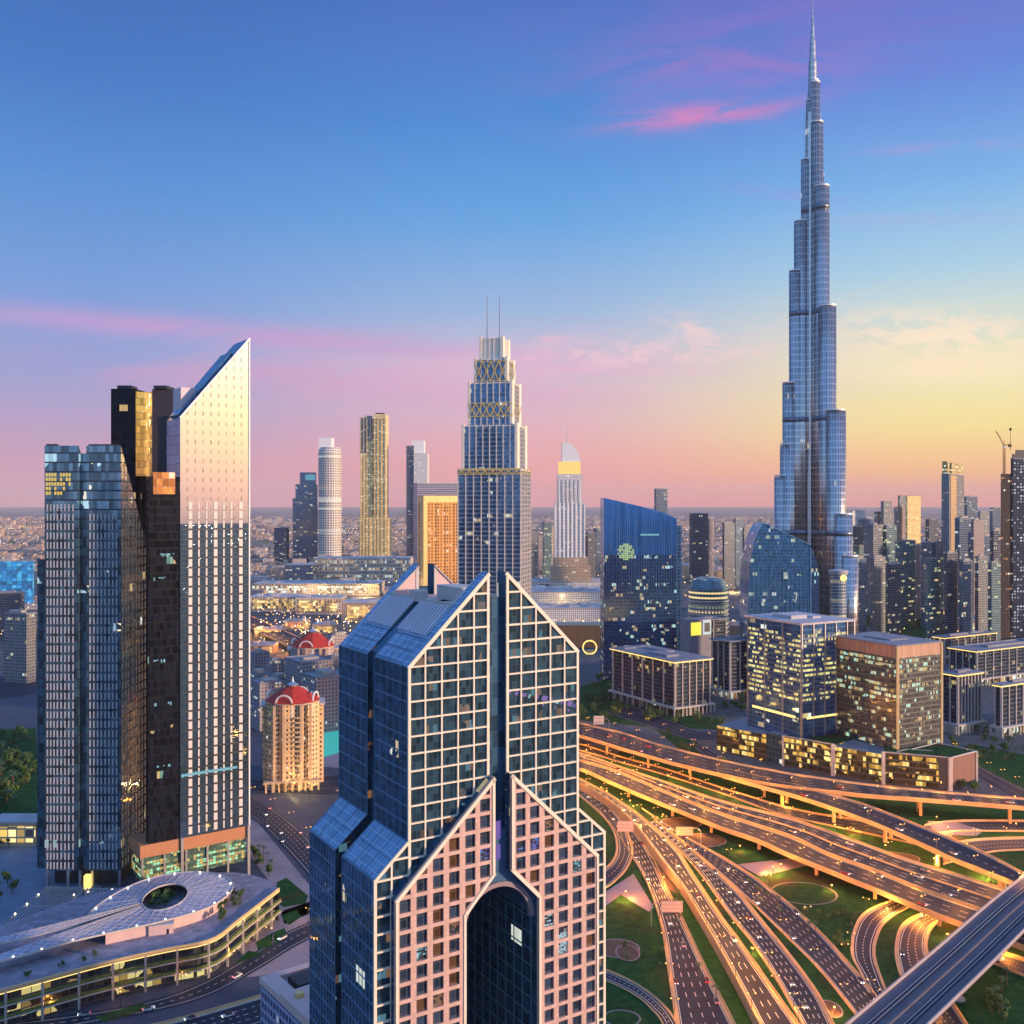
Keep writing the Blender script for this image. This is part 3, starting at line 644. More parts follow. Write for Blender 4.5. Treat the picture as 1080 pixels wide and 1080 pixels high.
# lower body: two legs, a back block, shoulders
q.prism_y([(0,0),(15.6,0),(15.6,100),(0,100)], 0, W, 0, [0,2,0,2]); q.prism_y([(38.7,0),(L,0),(L,100),(38.7,100)], 0, W, 0, [0,2,0,2])
q.prism_y([(15.6,0),(38.7,0),(38.7,100),(15.6,100)], 44, W, 2)
zs0, zs1, sw = 103.1, 111.6, 9.65
for y0, y1 in ((0,21.2),(26.2,46.4)):
    q.prism_y([(-sw,0),(0,0),(0,zs1),(-sw,zs0)], y0, y1, 0, [0,0,1,2]); q.prism_y([(L,0),(L+sw,0),(L+sw,zs0),(L,zs1)], y0, y1, 0, [0,2,1,0])
for s in (0, 1): q.box(*((-sw+1.7,0) if s == 0 else (L,L+sw-1.7)), 21.2, 26.2, 0, zs0-1, 2)
q.build('curtain_wall', [hg, M['blue_roof'], hs, M['plaster']], HT)
# cream lattice on the front plane
q = MB()
def fbar(x0, z0, x1, z1, wd=.62, y=-.28, mi=0): q.bar((x0,y,z0),(x1,y,z1), .55, wd, mi, up=Vector((0,1,0)).cross(Vector((x1-x0,0,z1-z0)).normalized()))
for side in (0, 1):
    mx = (lambda x: x) if side == 0 else (lambda x: L-x)
    for i in range(0, 6):
        x = S0*i/5; zt = slope(x)-.3; x_ = min(x+.3, S0-.3) if i == 0 else (x-.45 if i == 5 else x)
        fbar(mx(x_), 84 if x < 15 else 100, mx(x_), zt, .75 if i in (0,5) else .42)
    z = zE
    while z > 84: fbar(mx(0), z, mx(S0 if z > 100 else 15.6), z, .42, -.3); z -= 4.55
    z = zE+4.55
    while z < zP-2: fbar(mx((z-zE)/(zP-zE)*S0), z, mx(S0), z, .5, -.3); z += 4.55
    fbar(mx(0), zE-.3, mx(S0), zP-.3, 1.0, -.34)
    # shoulder front
    fbar(mx(-sw+.3), 0, mx(-sw+.3), zs0, .8); fbar(mx(-sw), zs0-.3, mx(0), zs1-.3, .8, -.32)
    fbar(mx(-4.8), 0, mx(-4.8), zs0+4, .5)
    z = zs0-.3
    while z > 40: fbar(mx(-sw), z, mx(0), z, .5, -.3); z -= 4.55
    fbar(mx(-sw*.45), zs0+4.4, mx(0), zs0+4.4, .5, -.3)
q.build('front_lattice', [M['cream']], HT)
# blue-grey grid on the left flank, its shoulder and the roof panels
mb = plain('blue grey mullion', (.17,.28,.42), .4, .3, ns=.2, amt=.1)
q = MB()
def sgrid(x, z0, z1, ya, yb, n):
    for i in range(n+1): q.box(x-.18, x, ya+(yb-ya)*i/n-.09, ya+(yb-ya)*i/n+.09, z0, z1)
    z = z1
    while z > z0: q.box(x-.2, x+.01, ya, yb, z-.16, z+.16); z -= 4.55
for ya, yb in ((0,21.2),(26.2,W)): sgrid(0, 100, zE, ya+.1, yb-.1, 5)
for ya, yb in ((0,21.2),(26.2,46.4)): sgrid(-sw, 45, zs0, ya+.1, yb-.1, 9)
for ya, yb in ((0.1,21.1),(26.3,46.3)):           # roof panels of shoulder and eaves
    for i in range(0, 4): q.bar((-sw,ya+(yb-ya)*i/3,zs0+.06),(0,ya+(yb-ya)*i/3,zs1+.06), .16, .16)
    for k in (0.02, .5, .98): q.bar((-sw*(1-k),ya,zs0+(zs1-zs0)*k+.07),(-sw*(1-k),yb,zs0+(zs1-zs0)*k+.07), .2, .16)
for ya, yb in ((4.3,21.1),(26.3,43.2)):
    for k in (0.02, .14, .27): q.bar((S0*k,ya,zE+(zP-zE)*k+.08),(S0*k,yb,zE+(zP-zE)*k+.08), .3, .2)
    for i in range(5): q.bar((0,ya+(yb-ya)*i/4,zE+.06),(S0*.27,ya+(yb-ya)*i/4,zE+(zP-zE)*.27+.06), .16, .14)
q.build('flank_grid', [mb], HT)
# louvres on both roof slopes
for s in (0, 1):
    for ya, yb in ((4.9,20.8),(26.6,42.8)):
        n = 9; q = MB()
        for i in range(n+1):
            y = ya+(yb-ya)*i/n; f = (lambda x: x) if s == 0 else (lambda x: L-x)
            q.bar((f(S0*.29),y,zE+(zP-zE)*.29+.35),(f(S0*.6),y,zE+(zP-zE)*.6+.35), .8, .8)
        q.build('roof_louvre', [MATS.get('louvre') or plain('louvre', (.62,.58,.64), .45, .2, ns=.2, amt=.1)], HT)
q = MB()                                            # roof terrace, inner trims of the back gable, service pieces
for x0, x1 in ((aM+.2, aM+.8),(L-aM-.8, L-aM-.2)): q.box(x0, x1, 4.3, 43.2, zM-.1, zM+1.2)
for y0, y1 in ((43.0,43.28),(4.22,4.5)):
    for f in ((lambda x: x),(lambda x: L-x)):
        q.bar((f(S0*.6),y0+.1,zM+.1),(f(S0),y0+.1,zP-.5), .25, 1.1, up=Vector((0,1,0))); q.box(min(f(S0-1.0),f(S0)), max(f(S0-1.0),f(S0)), y0, y1, zM, zP-.6)
q.box(24, 31, 16, 30, zM+.02, zM+4.2); q.box(19.5, 22.5, 33, 40, zM+.02, zM+2.2)
q.build('roof_terrace', [M['concrete_pale']], HT)
q = MB()
for y in (43.22,):
    q.face([(aM,y,zM+.05),(S0,y,zM+.05),(S0,y,zP-.8),(aM,y,zM+.1)]); q.face([(L-aM,y,zM+.05),(S1_,y,zM+.05),(S1_,y,zP-.8),(L-aM,y,zM+.1)])
q.build('back_gable_lining', [M['plaster']], HT, fix=False)
# pink slab in front: piers and spandrels round real recesses
xa, xb, za, zb = -5.0, L+5.0, 98.0, 125.7
q = MB(); wins = []
def edge_top(x): return za+(zb-za)*(min(x, L-x)+5)/(S0+5)
regs = []
def cellpoly(poly, mirror):
    p = clip(poly, -(zb-za)/(S0+5), 1, za+(zb-za)*5/(S0+5)-1.1)             # below the gable line
    pa = clip(p, 1, 0, 15.6-.9); out = []
    if area(pa) > .6: out.append(pa)
    return out
cols = [(-5+1.15+4.78*i, -5+1.15+4.78*i+3.15) for i in range(4)]; cols2 = [(15.35+4.55*i, 15.35+4.55*i+3.1) for i in range(2)]
rows = [za-3.6-4.45*i for i in range(-7, 22)]
def holes(mirror):
    res = []
    for (x0, x1) in cols+cols2:
        for z0 in rows:
            p = [(x0,z0),(x1,z0),(x1,z0+3.45),(x0,z0+3.45)]
            p = clip(p, -(zb-za)/(S0+5), 1, za+(zb-za)*5/(S0+5)-1.5)
            if x1 > 15: p = clip(p, 9/8.9, -1, 9/8.9*15.6-90-1.5)           # above the notch diagonal
            if area(p) > 1.2: res.append(p)
    return res
def outer(): return [(xa,0),(15.6,0),(15.6,90),(S0,99),(S0,zb),(xa,za)]
def slab_half(mirror):
    mx = (lambda p: (L-p[0], p[1])) if mirror else (lambda p: p)
    hs_ = holes(mirror)
    bm = bmesh.new()
    from mathutils.geometry import tessellate_polygon
    loops = [outer()]+[h for h in hs_ if min(z for x, z in h) > 1]
    flat = [Vector((*p, 0)) for lp in loops for p in lp]
    tris = tessellate_polygon([[Vector((*p, 0)) for p in lp] for lp in loops])
    for t3 in tris: q.face([(mx(flat[i])[0], -3.3, mx(flat[i])[1]) for i in t3])
    for lp in loops:                                                          # reveals
        for i in range(len(lp)):
            a, b = mx(lp[i]), mx(lp[(i+1)%len(lp)])
            dp = -2.55 if lp is not loops[0] else -2.3
            q.face([(a[0],-3.3,a[1]),(b[0],-3.3,b[1]),(b[0],dp,b[1]),(a[0],dp,a[1])])
    return [[mx(p) for p in h] for h in hs_]
wl = slab_half(False)+slab_half(True)
q.build('pink_front', [M['pink_stone']], HT, fix=False)
q = MB()                                            # raised frames along the gable, the notch and the slot
for f in ((lambda x: x),(lambda x: L-x)):
    def fb(x0, z0, x1, z1, wd): q.bar((f(x0),-3.36,z0),(f(x1),-3.36,z1), .5, wd, up=Vector((0,1,0)).cross(Vector((f(x1)-f(x0),0,z1-z0)).normalized()))
    fb(xa+.1, za-.4, S0, zb-.5, 1.0); fb(S0-.4, 99, S0-.4, zb-.6, .8); fb(15.4, 90.2, S0, 99.5, .9); fb(15.2, 30, 15.2, 90.3, .7); fb(xa+.35, 30, xa+.35, za-.4, .7)
q.build('front_frame', [M['cream']], HT)
q = MB()                                            # blue returns of the slab
q.prism_y([(xa+.02,0),(15.58,0),(15.58,90),(S0-.02,99),(S0-.02,zb-.1),(xa+.02,za-.1)], -2.3, -.02, 0); q.prism_y([(L-xa-.02,0),(L-xa-.02,za-.1),(S1_+.02,zb-.1),(S1_+.02,99),(38.72,90),(38.72,0)], -2.3, -.02, 0)
q.build('front_return', [hs], HT)
kinds = [glass('slab pane dark', (.05,.08,.14), 1.6, 2.2, .06, .05, (.06,.07,.09), .55, .06, .5, vary=.5),
         glass('slab pane bronze', (.16,.08,.04), 1.6, 2.2, .06, .05, (.08,.06,.05), .5, .1, .4, vary=.5)]
low = MB(); nw = 0
for h in sorted(wl, key=lambda h: -min(z for x, z in h)):
    zc = min(z for x, z in h); m_ = MB(); m_.face([(p[0], -2.56, p[1]) for p in h])
    if nw < 100 and zc > 55:
        r_ = rnd.random(); xm = sum(p[0] for p in h)/len(h)
        WL = {k: MATS.get('slab pane '+k) or glass('slab pane '+k, (.04,.06,.1), .62, .5, .1, .12, (.05,.05,.06), .5, .1, .3, lit=f_, lcol=c1, lcol2=c2, ls=s_, vary=.5, rowvar=.5) for k, c1, c2, f_, s_ in (('amber',(1,.40,.08),(.6,.25,.06),.7,.35),('cyan',(.25,.8,.95),(.7,.95,1),.6,.5),('violet',(.30,.22,1),(.15,.35,1),.6,.45),('pale',(.8,.93,1),(.5,.85,1),.7,.6))}
        mt = kinds[0] if r_ < .72 else (kinds[1] if r_ < .9 else (WL['amber'] if r_ < .98 else WL['cyan']))
        if 99 < zc < 106 and 19 < xm < 40: mt = WL['violet'] if r_ < .6 else WL['cyan']  # glowing violet and cyan panes stand for neon mirrored in the glass
        if xm > 38 and 60 < zc < 84 and abs((zc-60)/24-(1-(xm-38)/22)) < .2: mt = WL['pale'] if r_ < .5 else (WL['cyan'] if r_ < .8 else kinds[0])  # diagonal run of painted reflections, pale and cyan
        m_.build('window', [mt], HT, fix=False); nw += 1
    else: low.face([(p[0], -2.56, p[1]) for p in h])
struct(low.build('windows_below', [kinds[0]], HT, fix=False), 'stuff')
# arched hall: vault, spandrel, inner walls and their grid
q = MB(); n = 20; Rr, zc, xm = 11.55, 84.0, L/2
for i in range(n):
    a0, a1 = math.pi*i/n, math.pi*(i+1)/n
    p0, p1 = (xm-Rr*math.cos(a0), zc+Rr*math.sin(a0)), (xm-Rr*math.cos(a1), zc+Rr*math.sin(a1))
    q.face([(p0[0],-.4,p0[1]),(p1[0],-.4,p1[1]),(p1[0],44,p1[1]),(p0[0],44,p0[1])], 0)
    q.face([(p0[0],-.4,p0[1]),(p1[0],-.4,p1[1]),(p1[0],-.4,110),(p0[0],-.4,110)], 0)
q.face([(xm-Rr,-.4,110),(xm+Rr,-.4,110),(xm+Rr,2,110),(xm-Rr,2,110)], 0)
q.build('arch_spandrel', [hd], HT, fix=False)
q = MB()
for i in range(n):
    a0, a1 = math.pi*i/n, math.pi*(i+1)/n
    P = lambda a, r: (xm-r*math.cos(a), zc+r*math.sin(a))
    for (y0, r0, r1) in ((-.9, Rr-.5, Rr+.15), (-.7, Rr-1.2, Rr-.5)):
        A4 = [P(a0,r0),P(a1,r0),P(a1,r1),P(a0,r1)]
        q.face([(x,y0,z) for x, z in A4]); q.face([(A4[0][0],y0,A4[0][1]),(A4[1][0],y0,A4[1][1]),(A4[1][0],y0+1.2,A4[1][1]),(A4[0][0],y0+1.2,A4[0][1])])
q.build('arch_rim', [plain('dusky pink rim', (.3,.22,.25), .5, ns=.2, amt=.1)], HT, fix=False)
q = MB(); gx = 38.68
for i in range(0, 10): q.box(gx-.18, gx, i*4.6+.4, i*4.6+.72, 30, 92)
z = 92
while z > 30: q.box(gx-.2, gx+.01, 0, 43.9, z, z+.32); z -= 4.55
for i in range(5): q.box(16+4.6*i, 16.3+4.6*i, 43.7, 43.98, 30, 94)
q.build('arch_inner_grid', [plain('teal mullion', (.10,.21,.27), .5, ns=.2, amt=.1)], HT)
q = MB()                                            # reflected neon, painted as glowing pieces in the slot and across the right wing
for k, (x, z, w_, h_) in enumerate(((27.1,107.5,1.6,5),(27.1,102,1.6,4))): q.box(x-w_/2, x+w_/2, -.75, -.45, z, z+h_)
q.build('neon_reflection', [M['refl_v']], HT)
q = MB()
for i in range(11):
    x = S1_+.8+i*2.2; z = 147.2-i*.62
    w_ = rnd.uniform(.5,2.0); h_ = rnd.uniform(.5,1.5)
    q.face([(x,-.03,z),(x+w_,-.03,z-.5),(x+w_+.5,-.03,z-.3+h_),(x+.6,-.03,z+h_)], i % 4 // 3)
    if i % 2: q.face([(x+.3,-.03,z-1.6),(x+w_*.6,-.03,z-1.9),(x+w_*.6,-.03,z-1.2),(x+.3,-.03,z-1.0)], 0)
q.build('lit_or_mirrored_pane', [M['refl_v'], M['lit_c']], HT, fix=False)  # slanting band of reflected neon, given as glowing panes

# ================================================================== left trio
# --- stepped blue glass tower with the slanting east wall
d1 = 518.0; x0, x1 = xat(47, d1), xat(127.5, d1); y1 = 555.0; zt1 = zat(470, d1); ztb = zat(575, y1)
T1 = thing('wedge_tower', 'blue glass tower with pale dashed window strips and a slanting golden right edge', 'skyscraper', (x0, d1, 0))
w1, dp1 = x1-x0, y1-d1
g1 = glass('trio blue glass', (.11,.20,.26), 2.1, 4.9, .05, .16, (.02,.03,.05), .72, .06, .35, lit=.018, lcol=(.6,.9,1), lcol2=(1,.85,.5), ls=.8, vary=.55)
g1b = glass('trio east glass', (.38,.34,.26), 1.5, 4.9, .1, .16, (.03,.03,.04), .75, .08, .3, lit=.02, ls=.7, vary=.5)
q = MB(); zb0 = 8.5
def wedge(xa_, xb_, ya_, yb_, zf, zbk, mi, z0=zb0, em=None):
    v = [(xa_,ya_,z0),(xb_,ya_,z0),(xb_,yb_,z0),(xa_,yb_,z0),(xa_,ya_,zf),(xb_,ya_,zf),(xb_,yb_,zbk),(xa_,yb_,zbk)]
    q.solid(v, [(3,2,1,0),(4,5,6,7),(0,1,5,4),(1,2,6,5),(2,3,7,6),(3,0,4,7)], [mi,2,mi,em if em is not None else mi,mi,mi])
g0 = (83-47)/(127.5-47)*w1; g1_ = (91-47)/(127.5-47)*w1
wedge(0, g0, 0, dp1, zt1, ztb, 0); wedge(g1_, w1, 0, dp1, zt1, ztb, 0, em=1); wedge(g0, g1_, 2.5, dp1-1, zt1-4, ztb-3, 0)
wedge(-5.2, -.02, 3, dp1, zat(590, d1), zat(590, d1)-18, 0)
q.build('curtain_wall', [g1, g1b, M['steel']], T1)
ps_ = plain('pale strip', (.46,.46,.50), .5, ns=.2, amt=.2)                # pale window strips, broken at every floor
def dashes(xs, ztop, wd, y=-.22):
    for x in xs:
        q = MB(); z = zb0+.8
        while z < ztop-4: q.box(x-wd/2, x+wd/2, y, .05, z, z+3.6); z += 4.9
        q.build('window_strip', [ps_], T1)
px2 = lambda p: (p-47)/(127.5-47)*w1
dashes([px2(p) for p in (50, 53.5, 57, 60.5, 64.5, 68.5, 72.5, 77)], zt1-26, .62); dashes([px2(p) for p in (95, 99, 103, 107, 111, 115, 119, 123)], zt1-34, .62)
for y in [2.2, 6.4, 9.8, 16, 21, 25.5, 29.5, 34]:
    z = zb0+.8; q = MB()
    while z < zt1+(ztb-zt1)*y/dp1-5: q.box(w1-.05, w1+.22, y-.55, y+.55, z, z+3.7); z += 4.9
    q.build('window_strip', [MATS.get('sunlit east strip') or plain('sunlit east strip', (.80,.70,.50), .4, .3, ns=.2, amt=.15)], T1)  # east strips coloured brighter to imitate warm light on this wall
q = MB()
for i in range(9):
    for j in range(5):
        if rnd.random() < .75-.1*j: q.box(px2(48.5+i*3), px2(48.5+i*3)+1.1, -.3, -.24, zt1-16-j*2.4, zt1-14.3-j*2.4)
q.build('lit_or_mirrored_cluster', [glow('golden lit cluster', (1,.72,.16), .5)], T1)
for x in (1.2, 12, g0+.5, g1_+3, w1-.9):
    for y in (.8, dp1-1): q = MB(); q.box(x-.6, x+.6, y-.6, y+.6, 0, zb0-.01); q.build('stilt', [M['steel']], T1)
q = MB(); q.box(3, w1-3, 5, dp1-3, 0, zb0-.02); q.build('lobby', [M['dark_metal']], T1)
q = MB(); q.box(w1*.55, w1*.62, -3.5, -.5, 0, 7); q.build('entrance_kiosk', [M['lit_y']], T1)
q = MB(); q.box(.6, 6, .4, 3, zt1+.01, zt1+.9); q.box(g1_+1, w1-2, .5, 2, zt1+.01, zt1+.8); q.build('roof_parapet', [M['dark_metal']], T1)
# --- black tower in the middle
d2 = 572.0; X = lambda p, d=d2: xat(p, d)
T2 = thing('black_tower', 'black glass tower with a golden edge, between the wedge tower and the pointed tower', 'skyscraper', (X(117), d2, 0))
ox = X(117)
bk = glass('black glass', (.008,.011,.018), 1.6, 4.2, .08, .14, (.006,.007,.010), .05, .08, .04, spec=.12, lit=.014, lcol=(.5,.9,.7), lcol2=(1,.7,.3), ls=.5, vary=.6, rowvar=1.0)
q = MB(); zt = zat(410, d2)
q.box(0, X(143)-ox, 0, 34, 0, zt, 0); q.box(X(155)-ox, X(180)-ox, 8.2, 33, 0, zt+.8, 1); q.box(X(143)-ox+.02, X(155)-ox-.02, 8.3, 33, 0, zt-1, 0); q.box(X(180)-ox+.02, X(190)-ox, 4, 32, 0, zt-14, 0)
q.build('shaft', [bk, plain('plum black cladding', (.05,.04,.05), .4, ns=.3, amt=.2)], T2)
q = MB(); q.solid([(X(143)-ox,.3,zat(502,d2)),(X(155)-ox,8.1,zat(502,d2)),(X(155)-ox,8.1,zt-1.5),(X(143)-ox,.3,zt-1.5)], [(0,1,2,3)]); q.build('golden_strip', [glass('gold mirror', (.55,.42,.2), 2, 4, .05, .06, (.3,.22,.1), .85, .12, .1)], T2, fix=False)
d2b = 515.0; a3_ = R(55.0); q = MB(); x0b, x1b = X(140,d2b)-ox, X(192.5,d2b)-ox; u3 = Vector((math.sin(a3_), math.cos(a3_))); v3 = Vector((-u3.y, u3.x)); b3 = Vector((xat(263, 534.0), 534.0))-u3*36.7-Vector((ox, d2)); ztb2 = zat(503, d2b); yb_ = d2b-d2
qp = lambda x, y: tuple(b3+u3*x+v3*y)
q.prism([qp(-15.6,.6), qp(-.3,.6), qp(-.3,6), qp(-15.6,6)], 27, ztb2); q.build('front_block', [bk], T2)
q = MB(); q.prism([qp(-13.5,.3), qp(-2.5,.3), qp(-2.5,6.3), qp(-13.5,6.3)], ztb2-9, ztb2+2.2); q.build('crown', [glass('crown orange', (.55,.25,.09), 3, 4, .06, .1, (.3,.12,.05), .75, .15, .2, lit=.25, lcol=(1,.42,.1), ls=.5)], T2)
q = MB(); q.box(2, 10, 4, 14, zt+.02, zt+2.4); q.box(X(158)-ox, X(172)-ox, 6, 20, zt+.82, zt+2.6); q.build('roof_plant', [M['dark_metal']], T2)
q = MB()
for y0_, z_, xx0, xx1 in ((-.3,96,.1,.8),(-.3,118,.15,.9),(-.3,64,.2,.7),(-.3,160,.1,.6),(-.3,172,.3,.95)):
    for k in range(9):
        if rnd.random() < .45: xx = x0b+(x1b-x0b)*(xx0+(xx1-xx0)*k/9); s_ = -15.4+14.5*(xx0+(xx1-xx0)*k/9); za_ = z_+rnd.uniform(0,1.6); a_, b_ = qp(s_,.52), qp(s_+rnd.uniform(.4,1.2),.52); q.face([(*a_,za_),(*b_,za_),(*b_,z_+1.9),(*a_,z_+1.9)])
q.build('lit_or_mirrored_pane', [M['lit_c']], T2, fix=False)
# --- pale tower with the pointed, slanting top
d3 = 534.0; a3 = R(55.0); xr = Vector((xat(263, d3), d3)); L3 = 36.7
p3 = xr-Vector((math.sin(a3), math.cos(a3)))*L3
T3 = thing('pointed_tower', 'pale mirror-glass tower with a steep slanted top and white piers, on glowing stilts', 'skyscraper', (p3.x, p3.y, 0), math.pi/2-a3)
z0_, zl, zr = 27.0, zat(441, p3.y), zat(357, d3)
g3 = glass('mirror glass', (.13,.22,.30), 2.05, 4.95, .04, .10, (.04,.07,.12), .85, .06, .12, lit=.0, vary=.10, mmetal=.6, mrough=.25)
g3b = glass('blue slope', (.08,.2,.36), 3, 5, .06, .06, (.1,.2,.3), .6, .15, .15)
zsp = 189.0; g3u = glass('pearl cladding', (.42,.38,.33), 4.1, 4.95, .78, .55, (.74,.71,.70), .6, .15, .0, vary=.2, mmetal=.88, mrough=.10)
q = MB(); q.prism_y([(0,z0_),(L3,z0_),(L3,zsp),(0,zsp)], 0, 24, 0, [0,1,1,1]); q.build('curtain_wall', [g3, g3b], T3)
q = MB(); q.prism_y([(0,zsp+.02),(L3,zsp+.02),(L3,zr),(0,zl)], 0, 24, 0, [0,1,1,1]); q.build('upper_cladding', [g3u, g3b], T3)
q = MB(); q.prism_y([(3,zl-4),(11,zl-4),(11,zl+17),(3,zl+17)], 9, 23, 0); q.build('back_wing', [plain('pinkish panel', (.6,.5,.52), .4, ns=.2, amt=.1)], T3)
pp_ = plain('pearl pier', (.62,.57,.53), .4, ns=.2, amt=.1)
for f, wd in ((.14,1.9),(.26,.8),(.37,.8),(.5,1.9),(.62,.8),(.73,.9),(.87,1.9)):
    z = z0_+1.2; x = f*L3; zmax = 200; q = MB()
    while z < zmax: q.box(x-wd/2, x+wd/2, -.3, .04, z, z+3.9); z += 4.95
    q.build('facade_pier', [pp_], T3)
q = MB()
z = z0_+5.6
while z < 190: q.box(-.05, L3+.05, -.34, .02, z-.35, z+.2); z += 4.95
q.build('floor_band', [M['dark_metal']], T3)
q = MB(); q.bar((-.2,-.2,zl+.1),(L3+.2,-.2,zr+.1), 1.0, 1.0, up=Vector((0,1,0))); q.bar((L3-.1,-.15,z0_),(L3-.1,-.15,zr), .7, .7); q.build('edge_trim', [M['white']], T3)
q = MB(); q.bar((1,12,zl+1.6),(L3*.78,12,zl+1.6+(zr-zl)*.78), 16, 2.0, up=Vector((-(zr-zl),0,L3)).normalized()); q.build('slope_fin', [g3b], T3)
q = MB(); x = .5
while x < L3*.8: e = rnd.uniform(.5, 1.9); q.box(x, x+e, -.5, -.36, 58.2+rnd.uniform(0,.5), 59.8+rnd.uniform(0,.5)); x += e+rnd.uniform(.15,.5)
q.box(.4, L3*.8, -.36, -.33, 58.6, 59.6); q.build('sign_glow_band', [M['lit_c']], T3)  # glowing blocks painted as the reflection of a neon sign
for f in (.02, .98):
    for y in (-.75, 22.5): q = MB(); q.box(f*L3-.7, f*L3+.7, y-.7, y+.7, 0, z0_-.02); q.build('stilt', [M['steel']], T3)
# glowing podium hall that runs under the black tower and the pointed tower
pv = gp(155, 905); hall = thing('podium_hall', 'glowing glass podium hall on posts beneath the black and pale towers', 'podium', (p3.x, p3.y, 0), math.pi/2-a3)
lg = glass('hall glass', (.1,.2,.16), 1.7, 1.4, .12, .12, (.03,.03,.03), .3, .2, .15, lit=.5, lcol=(1,.62,.12), lcol2=(.35,.8,.45), ls=.8)
q = MB(); q.box(-19, L3-2, .6, 20, 8, 20.5); q.build('glass_hall', [lg], hall)
q = MB(); q.box(-20, L3-.8, 0, 21, 20.52, 26.8); q.build('soffit_beam', [plain('copper beam', (.42,.19,.10), .6, ns=.3, amt=.2)], hall)
q = MB()
for f in (-19, -8, 3, 14, 25): q.box(f-.5, f+.5, -.5, .5, 0, 20.5)
q.build('post', [M['steel']], hall)
q = MB(); q.box(-16, 8, 6, 18, .1, 7.9); q.build('lobby', [M['plaster']], hall)
# ================================================================== tall tower with stepped rounded tubes and spire
DB = 1237.0; kB = DB/F; bx = xat(857, DB)
ST = thing('spire_tower', 'immensely tall silver stepped tower with a needle spire, right of centre', 'skyscraper', (bx, DB, 0))
zB = lambda py: H+(HOR-py)*kB
bg = glass('silver tower glass', (.36,.32,.31), 2.6, 7.8, .30, .20, (.70,.62,.59), .9, .2, .0, lit=.006, ls=.6, vary=.16, mmetal=.9, mrough=.3)
bd = plain('mechanical band', (.20,.22,.28), .4, .8, ns=.1, amt=.2)
bw = plain('setback ledge', (.8,.8,.82), .4, .4, ns=.1, amt=.1)
def wing(name, ang, tubes):
    """tubes: (distance from the axis, radius, top)"""
    q = MB(); e = MB(); a = R(ang); bands = []
    for d_, r_, z_ in tubes:
        cx, cy = d_*math.cos(a), d_*math.sin(a)
        q.lathe([(r_,0),(r_,z_)], 28, (cx, cy))
        e.lathe([(r_*.96,z_+1.0),(r_*1.02,z_+1.3),(r_*1.02,z_+2.6),(r_*.8,z_+2.7)], 20, (cx, cy))
        for zz in (160, 300, 432, 560):
            if zz < z_-10: b_ = MB(); b_.lathe([(r_+.12,zz),(r_+.12,zz+6)], 28, (cx, cy)); bands.append(b_)
    w_ = q.build(name, [bg], ST, smooth=True); e.build('setback_ledge', [bw], w_); [b_.build('mechanical_band', [bd], w_, smooth=True) for b_ in bands]
wing('wing', 172, [(1,7,zB(108)),(6,8,zB(170)),(13,9.5,zB(235)),(19,9.5,zB(287)),(27,9.5,zB(405)),(37.5,9,zB(503)),(30,9.5,zB(470))])
wing('wing', -62, [(3,7,zB(90)),(7,8,zB(133)),(15,9.5,zB(202)),(24,11,zB(328)),(38,12,zB(437)),(50,11,zB(543)),(60,10,zB(585))])
wing('wing', 52, [(3,6.5,zB(86)),(6,7.5,zB(135)),(14,9,zB(184)),(20,9.5,zB(260)),(28,9.5,zB(350)),(38,9.5,zB(437)),(50,9,zB(530)),(58,9,zB(560))])
q = MB(); q.lathe([(9,0),(9,zB(130)),(6.8,zB(122)),(6.2,zB(100)),(5.2,zB(96)),(4.9,zB(66)),(3.9,zB(62)),(3.4,zB(44)),(2.3,zB(41)),(1.9,zB(26)),(1.1,zB(22)),(.3,zB(-2))], 18); q.build('core_spire', [bg], ST)
q = MB()
for ang in (172,-62,52,112,-130,-10):
    for k in range(3):
        a = R(ang+(k-1)*9); q.tube((10.2*math.cos(a),10.2*math.sin(a),0),(9.2*math.cos(a),9.2*math.sin(a),zB(120)),.7,.5,6)
q.build('core_rib', [plain('bright rib', (.85,.82,.8), .25, .9, ns=.1, amt=.05)], ST)
pod = gp(884, 646); dd = 1090.0
PV = thing('round_pavilion', 'round ringed pavilion tower with a bright disc near the foot of the tallest tower', 'pavilion', (xat(884, dd), dd, 0))
q = MB(); q.lathe([(8.5,0),(8.5,zat(604,dd)),(4,zat(602,dd))], 24); q.build('drum', [glass('pavilion glass', (.12,.2,.28), 2, 3.5, .12, .2, (.5,.5,.5), .5, .2, .1, lit=.2, ls=.8)], PV)
q = MB(); q.lathe([(9.6,zat(606,dd)),(10.6,zat(603,dd)),(10.6,zat(601.5,dd)),(2,zat(600,dd))], 24); q.build('roof_disc', [M['roof_pale']], PV)
q = MB(); q.tube((3,-8.6,zat(609,dd)),(3,-8.9,zat(609,dd)),3.6,3.6,20); q.build('lit_disc', [M['lit_strip']], PV)

